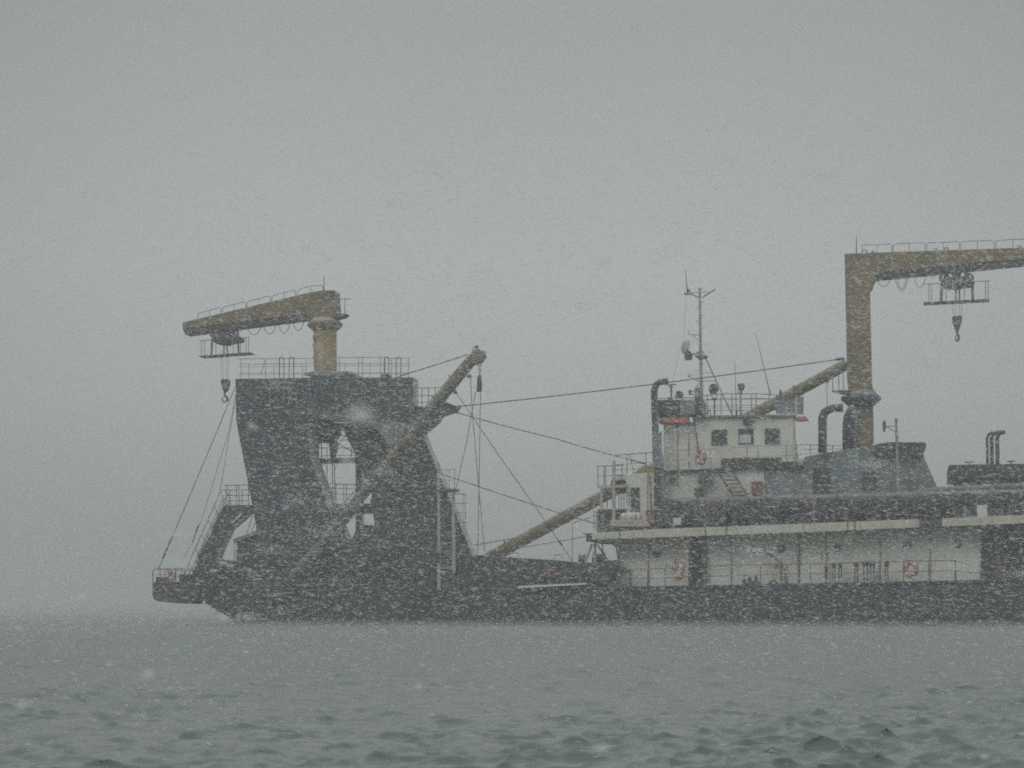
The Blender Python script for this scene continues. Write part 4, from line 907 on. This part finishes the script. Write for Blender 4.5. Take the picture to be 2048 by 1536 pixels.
rope([(910,824,1.4),(1110,877,2.5),(1290,927,3.2)], 'stay falling from the gantry bracket to the brown boom rest', 1.0, sag=1.5, fit=[(908,822,917,826,2.2,1.4),(1262,920,1290,927,2.2,3.1),(1230,911,1240,914,1.8,3.0)])
rope([(881,947,0.8),(1125,1028,2.0),(1192,1046,2.4)], 'stay falling from the caged ladder to the forward windlass', 1.0, sag=1.0)
rope([(936,709,-0.4),(795,754,1.2)], 'short stay from the raised boom head down to the gantry top', 1.15)
rope([(913,787,-0.3),(1000,914,1.5),(1082,1030,3.0),(1146,1124,3.6)], 'rope slanting from mid boom down right to the foredeck', 0.85, fit=[(1117,1081,1124,1091,2.0,3.4)])
rope([(951.5,783,-0.4),(934,880,-0.3),(907,999,-0.2),(878,1100,-0.1)], 'left leaning fall of the pulley block, ending at the ladder tower', 0.8)
rope([(961,783,-0.4),(958,980,0),(955,1118,0.4)], 'near vertical right hand fall of the pulley block', 0.8)
rope([(941,754,-0.4),(944,817,-0.2),(955.5,953,0.4),(969,1103,1.0)], 'rope dropping from the lug under the boom head to the foredeck', 0.8)
rope([(470,774,1.2),(435,860,1.1),(347,1068,0.8),(317,1138,0.7)], 'outermost stay from gantry corner to hanging platform rail', 0.95, fit=[(345,1072,338,1088,2.2,0.8),(335,1096,326,1116,2.0,0.8)])
rope([(471,790,1.3),(458,862,1.2),(408,1025,1.0),(386,1083,0.9),(357,1136,0.9)], 'middle thin stay from gantry corner to hanging platform', 0.6, fit=[(397,1050,385,1084,1.4,0.95)])
rope([(473,790,1.4),(460.5,860,1.4),(440,983,1.5)], 'inner thin stay from gantry corner to the stair platform', 0.6)

# ================================================================== SNOW IN THE AIR
def make_snow():
    r = np.random.default_rng(3)
    def sample(n, y0, y1, p=2.0):
        u = r.random(n); y = (y0**(p+1) + u*(y1**(p+1)-y0**(p+1)))**(1/(p+1))
        x = (r.random(n)*2-1)*(0.27*y+1.2)
        z = r.random(n)*(0.30*y+2.2) + 0.04
        g = np.sin(x*0.9+z*1.7+y*0.31+0.5)*np.sin(z*2.3-x*0.5+y*0.17)+0.6*np.sin(x*0.33-y*0.21+z*0.6+2)   # gusts
        k = r.random(n) < np.clip(0.6+0.3*g, 0.2, 1)
        k &= (z > 0.9) | (r.random(n) < 0.55)          # thinner in the lee close over the water
        return x[k], y[k], z[k]
    sets = []
    x, y, z = sample(330000, 15, 50, 1.8); sets.append((x, y, z, 0.013+0.036*r.random(x.size)**1.6, r.uniform(0.0027, 0.0052, x.size)))
    x, y, z = sample(110, 1.3, 3.2, 1.0); sets.append((x, y, z, r.uniform(0.010, 0.020, x.size), r.uniform(0.004, 0.008, x.size)))
    x, y, z = sample(700, 3, 13, 1.6); sets.append((x, y, z, r.uniform(0.006, 0.016, x.size)*1.3, r.uniform(0.003, 0.006, x.size)))
    # wisps: small dense puffs of fine snow carried on the wind
    for _ in range(210):
        cy_ = r.uniform(18, 46); cx_ = (r.random()*2-1)*0.27*cy_; cz_ = r.random()**1.1*0.27*cy_ + 1.0; n = int(r.uniform(50, 260)); q_ = r.uniform(0.5, 1.5)*cy_/30
        sets.append((cx_ + r.normal(0, 0.16*q_, n), cy_ + r.normal(0, 0.2, n), np.maximum(cz_ + r.normal(0, 0.055*q_, n), 0.05), r.uniform(0.006, 0.014, n), r.uniform(0.002, 0.004, n)))
    # spindrift: low drifting snow over the water by the hull
    n = 3000; y = r.uniform(70, 106, n); x = (r.random(n)*2-1)*(0.26*y+2); z = r.exponential(0.28, n) + 0.05
    sets.append((x, y, z, r.uniform(0.02, 0.05, n), r.uniform(0.008, 0.014, n)))
    X = np.concatenate([s[0] for s in sets]); Y = np.concatenate([s[1] for s in sets]); Z = np.concatenate([s[2] for s in sets])
    L = np.concatenate([s[3] for s in sets]); W = np.concatenate([s[4] for s in sets]); N = X.size
    tilt = r.normal(R(-5), R(9), N); yaw = r.normal(0, R(20), N)
    ax = np.stack([np.cos(tilt)*np.cos(yaw), np.cos(tilt)*np.sin(yaw), np.sin(tilt)], 1)
    up = np.stack([-np.sin(tilt), np.zeros(N), np.cos(tilt)], 1); sd_ = np.cross(ax, up); sd_ /= np.linalg.norm(sd_, axis=1)[:, None]
    up = np.cross(sd_, ax)
    C = np.stack([X, Y, Z], 1)
    a, b, c = ax*L[:, None], up*W[:, None], sd_*W[:, None]
    j = lambda: r.uniform(0.75, 1.25, (N, 1))
    V = np.stack([C-a*j(), C+a*j(), C-b*j(), C+b*j(), C-c*j(), C+c*j()], 1).reshape(-1, 3).astype(np.float32)
    tri = np.array([(0,2,4),(0,4,3),(0,3,5),(0,5,2),(1,4,2),(1,3,4),(1,5,3),(1,2,5)], np.int32)
    T = (tri[None] + (np.arange(N, dtype=np.int32)*6)[:, None, None]).reshape(-1)
    me = bpy.data.meshes.new('falling_snow')
    me.vertices.add(len(V)); me.vertices.foreach_set('co', V.ravel())
    me.loops.add(T.size); me.loops.foreach_set('vertex_index', T)
    me.polygons.add(T.size//3); me.polygons.foreach_set('loop_start', np.arange(0, T.size, 3, dtype=np.int32))
    me.update()
    m, n, l = new_mat('snowflake')
    out = n.new('ShaderNodeOutputMaterial'); d = n.new('ShaderNodeBsdfDiffuse'); t = n.new('ShaderNodeBsdfTranslucent'); mx = n.new('ShaderNodeMixShader')
    d.inputs['Color'].default_value = (0.86, 0.88, 0.89, 1); t.inputs['Color'].default_value = (0.86, 0.88, 0.89, 1); mx.inputs[0].default_value = 0.5
    # a flake clump is airy: part of what lies behind shows through it
    tr = n.new('ShaderNodeBsdfTransparent'); m2 = n.new('ShaderNodeMixShader'); m2.inputs[0].default_value = 0.40
    l.new(d.outputs[0], mx.inputs[1]); l.new(t.outputs[0], mx.inputs[2]); l.new(tr.outputs[0], m2.inputs[1]); l.new(mx.outputs[0], m2.inputs[2]); l.new(m2.outputs[0], out.inputs['Surface'])
    me.materials.append(m)
    o = bpy.data.objects.new('falling_snow', me); COL.objects.link(o); o['kind'] = 'stuff'; o['label'] = 'wind driven snowflakes filling the air'
make_snow()

# ================================================================== HAZE
def make_haze():
    me = bpy.data.meshes.new('haze')
    x, y0, y1, z0, z1 = 9800, -500, 3300, -1.6, 26
    v = [(-x,y0,z0),(x,y0,z0),(x,y1,z0),(-x,y1,z0),(-x,y0,z1),(x,y0,z1),(x,y1,z1),(-x,y1,z1)]
    me.from_pydata(v, [], [(0,3,2,1),(4,5,6,7),(0,1,5,4),(1,2,6,5),(2,3,7,6),(3,0,4,7)]); me.update()
    m, n, l = new_mat('snow_haze')
    out = n.new('ShaderNodeOutputMaterial'); p = n.new('ShaderNodeVolumePrincipled')
    p.inputs['Color'].default_value = (0.675, 0.70, 0.695, 1); p.inputs['Density'].default_value = 0.0024; p.inputs['Anisotropy'].default_value = 0.2
    l.new(p.outputs[0], out.inputs['Volume'])
    me.materials.append(m)
    o = bpy.data.objects.new('haze', me); COL.objects.link(o); o['kind'] = 'stuff'; o['label'] = 'pale haze of blowing snow'
make_haze()
def make_spray():
    me = bpy.data.meshes.new('sea_spray')
    x, y0, y1, z0, z1 = 600, 10, 900, -0.9, 0.32
    v = [(-x,y0,z0),(x,y0,z0),(x,y1,z0),(-x,y1,z0),(-x,y0,z1),(x,y0,z1),(x,y1,z1),(-x,y1,z1)]
    me.from_pydata(v, [], [(0,3,2,1),(4,5,6,7),(0,1,5,4),(1,2,6,5),(2,3,7,6),(3,0,4,7)]); me.update()
    m, n, l = new_mat('blown_spray')
    out = n.new('ShaderNodeOutputMaterial'); p = n.new('ShaderNodeVolumePrincipled')
    p.inputs['Color'].default_value = (0.62, 0.65, 0.64, 1); p.inputs['Density'].default_value = 0.021; p.inputs['Anisotropy'].default_value = 0.1
    l.new(p.outputs[0], out.inputs['Volume']); me.materials.append(m)
    o = bpy.data.objects.new('sea_spray', me); COL.objects.link(o); o['kind'] = 'stuff'; o['label'] = 'low white spray blown along the water'
make_spray()
for o in scene.objects:
    if '_o' in o.keys(): del o['_o']
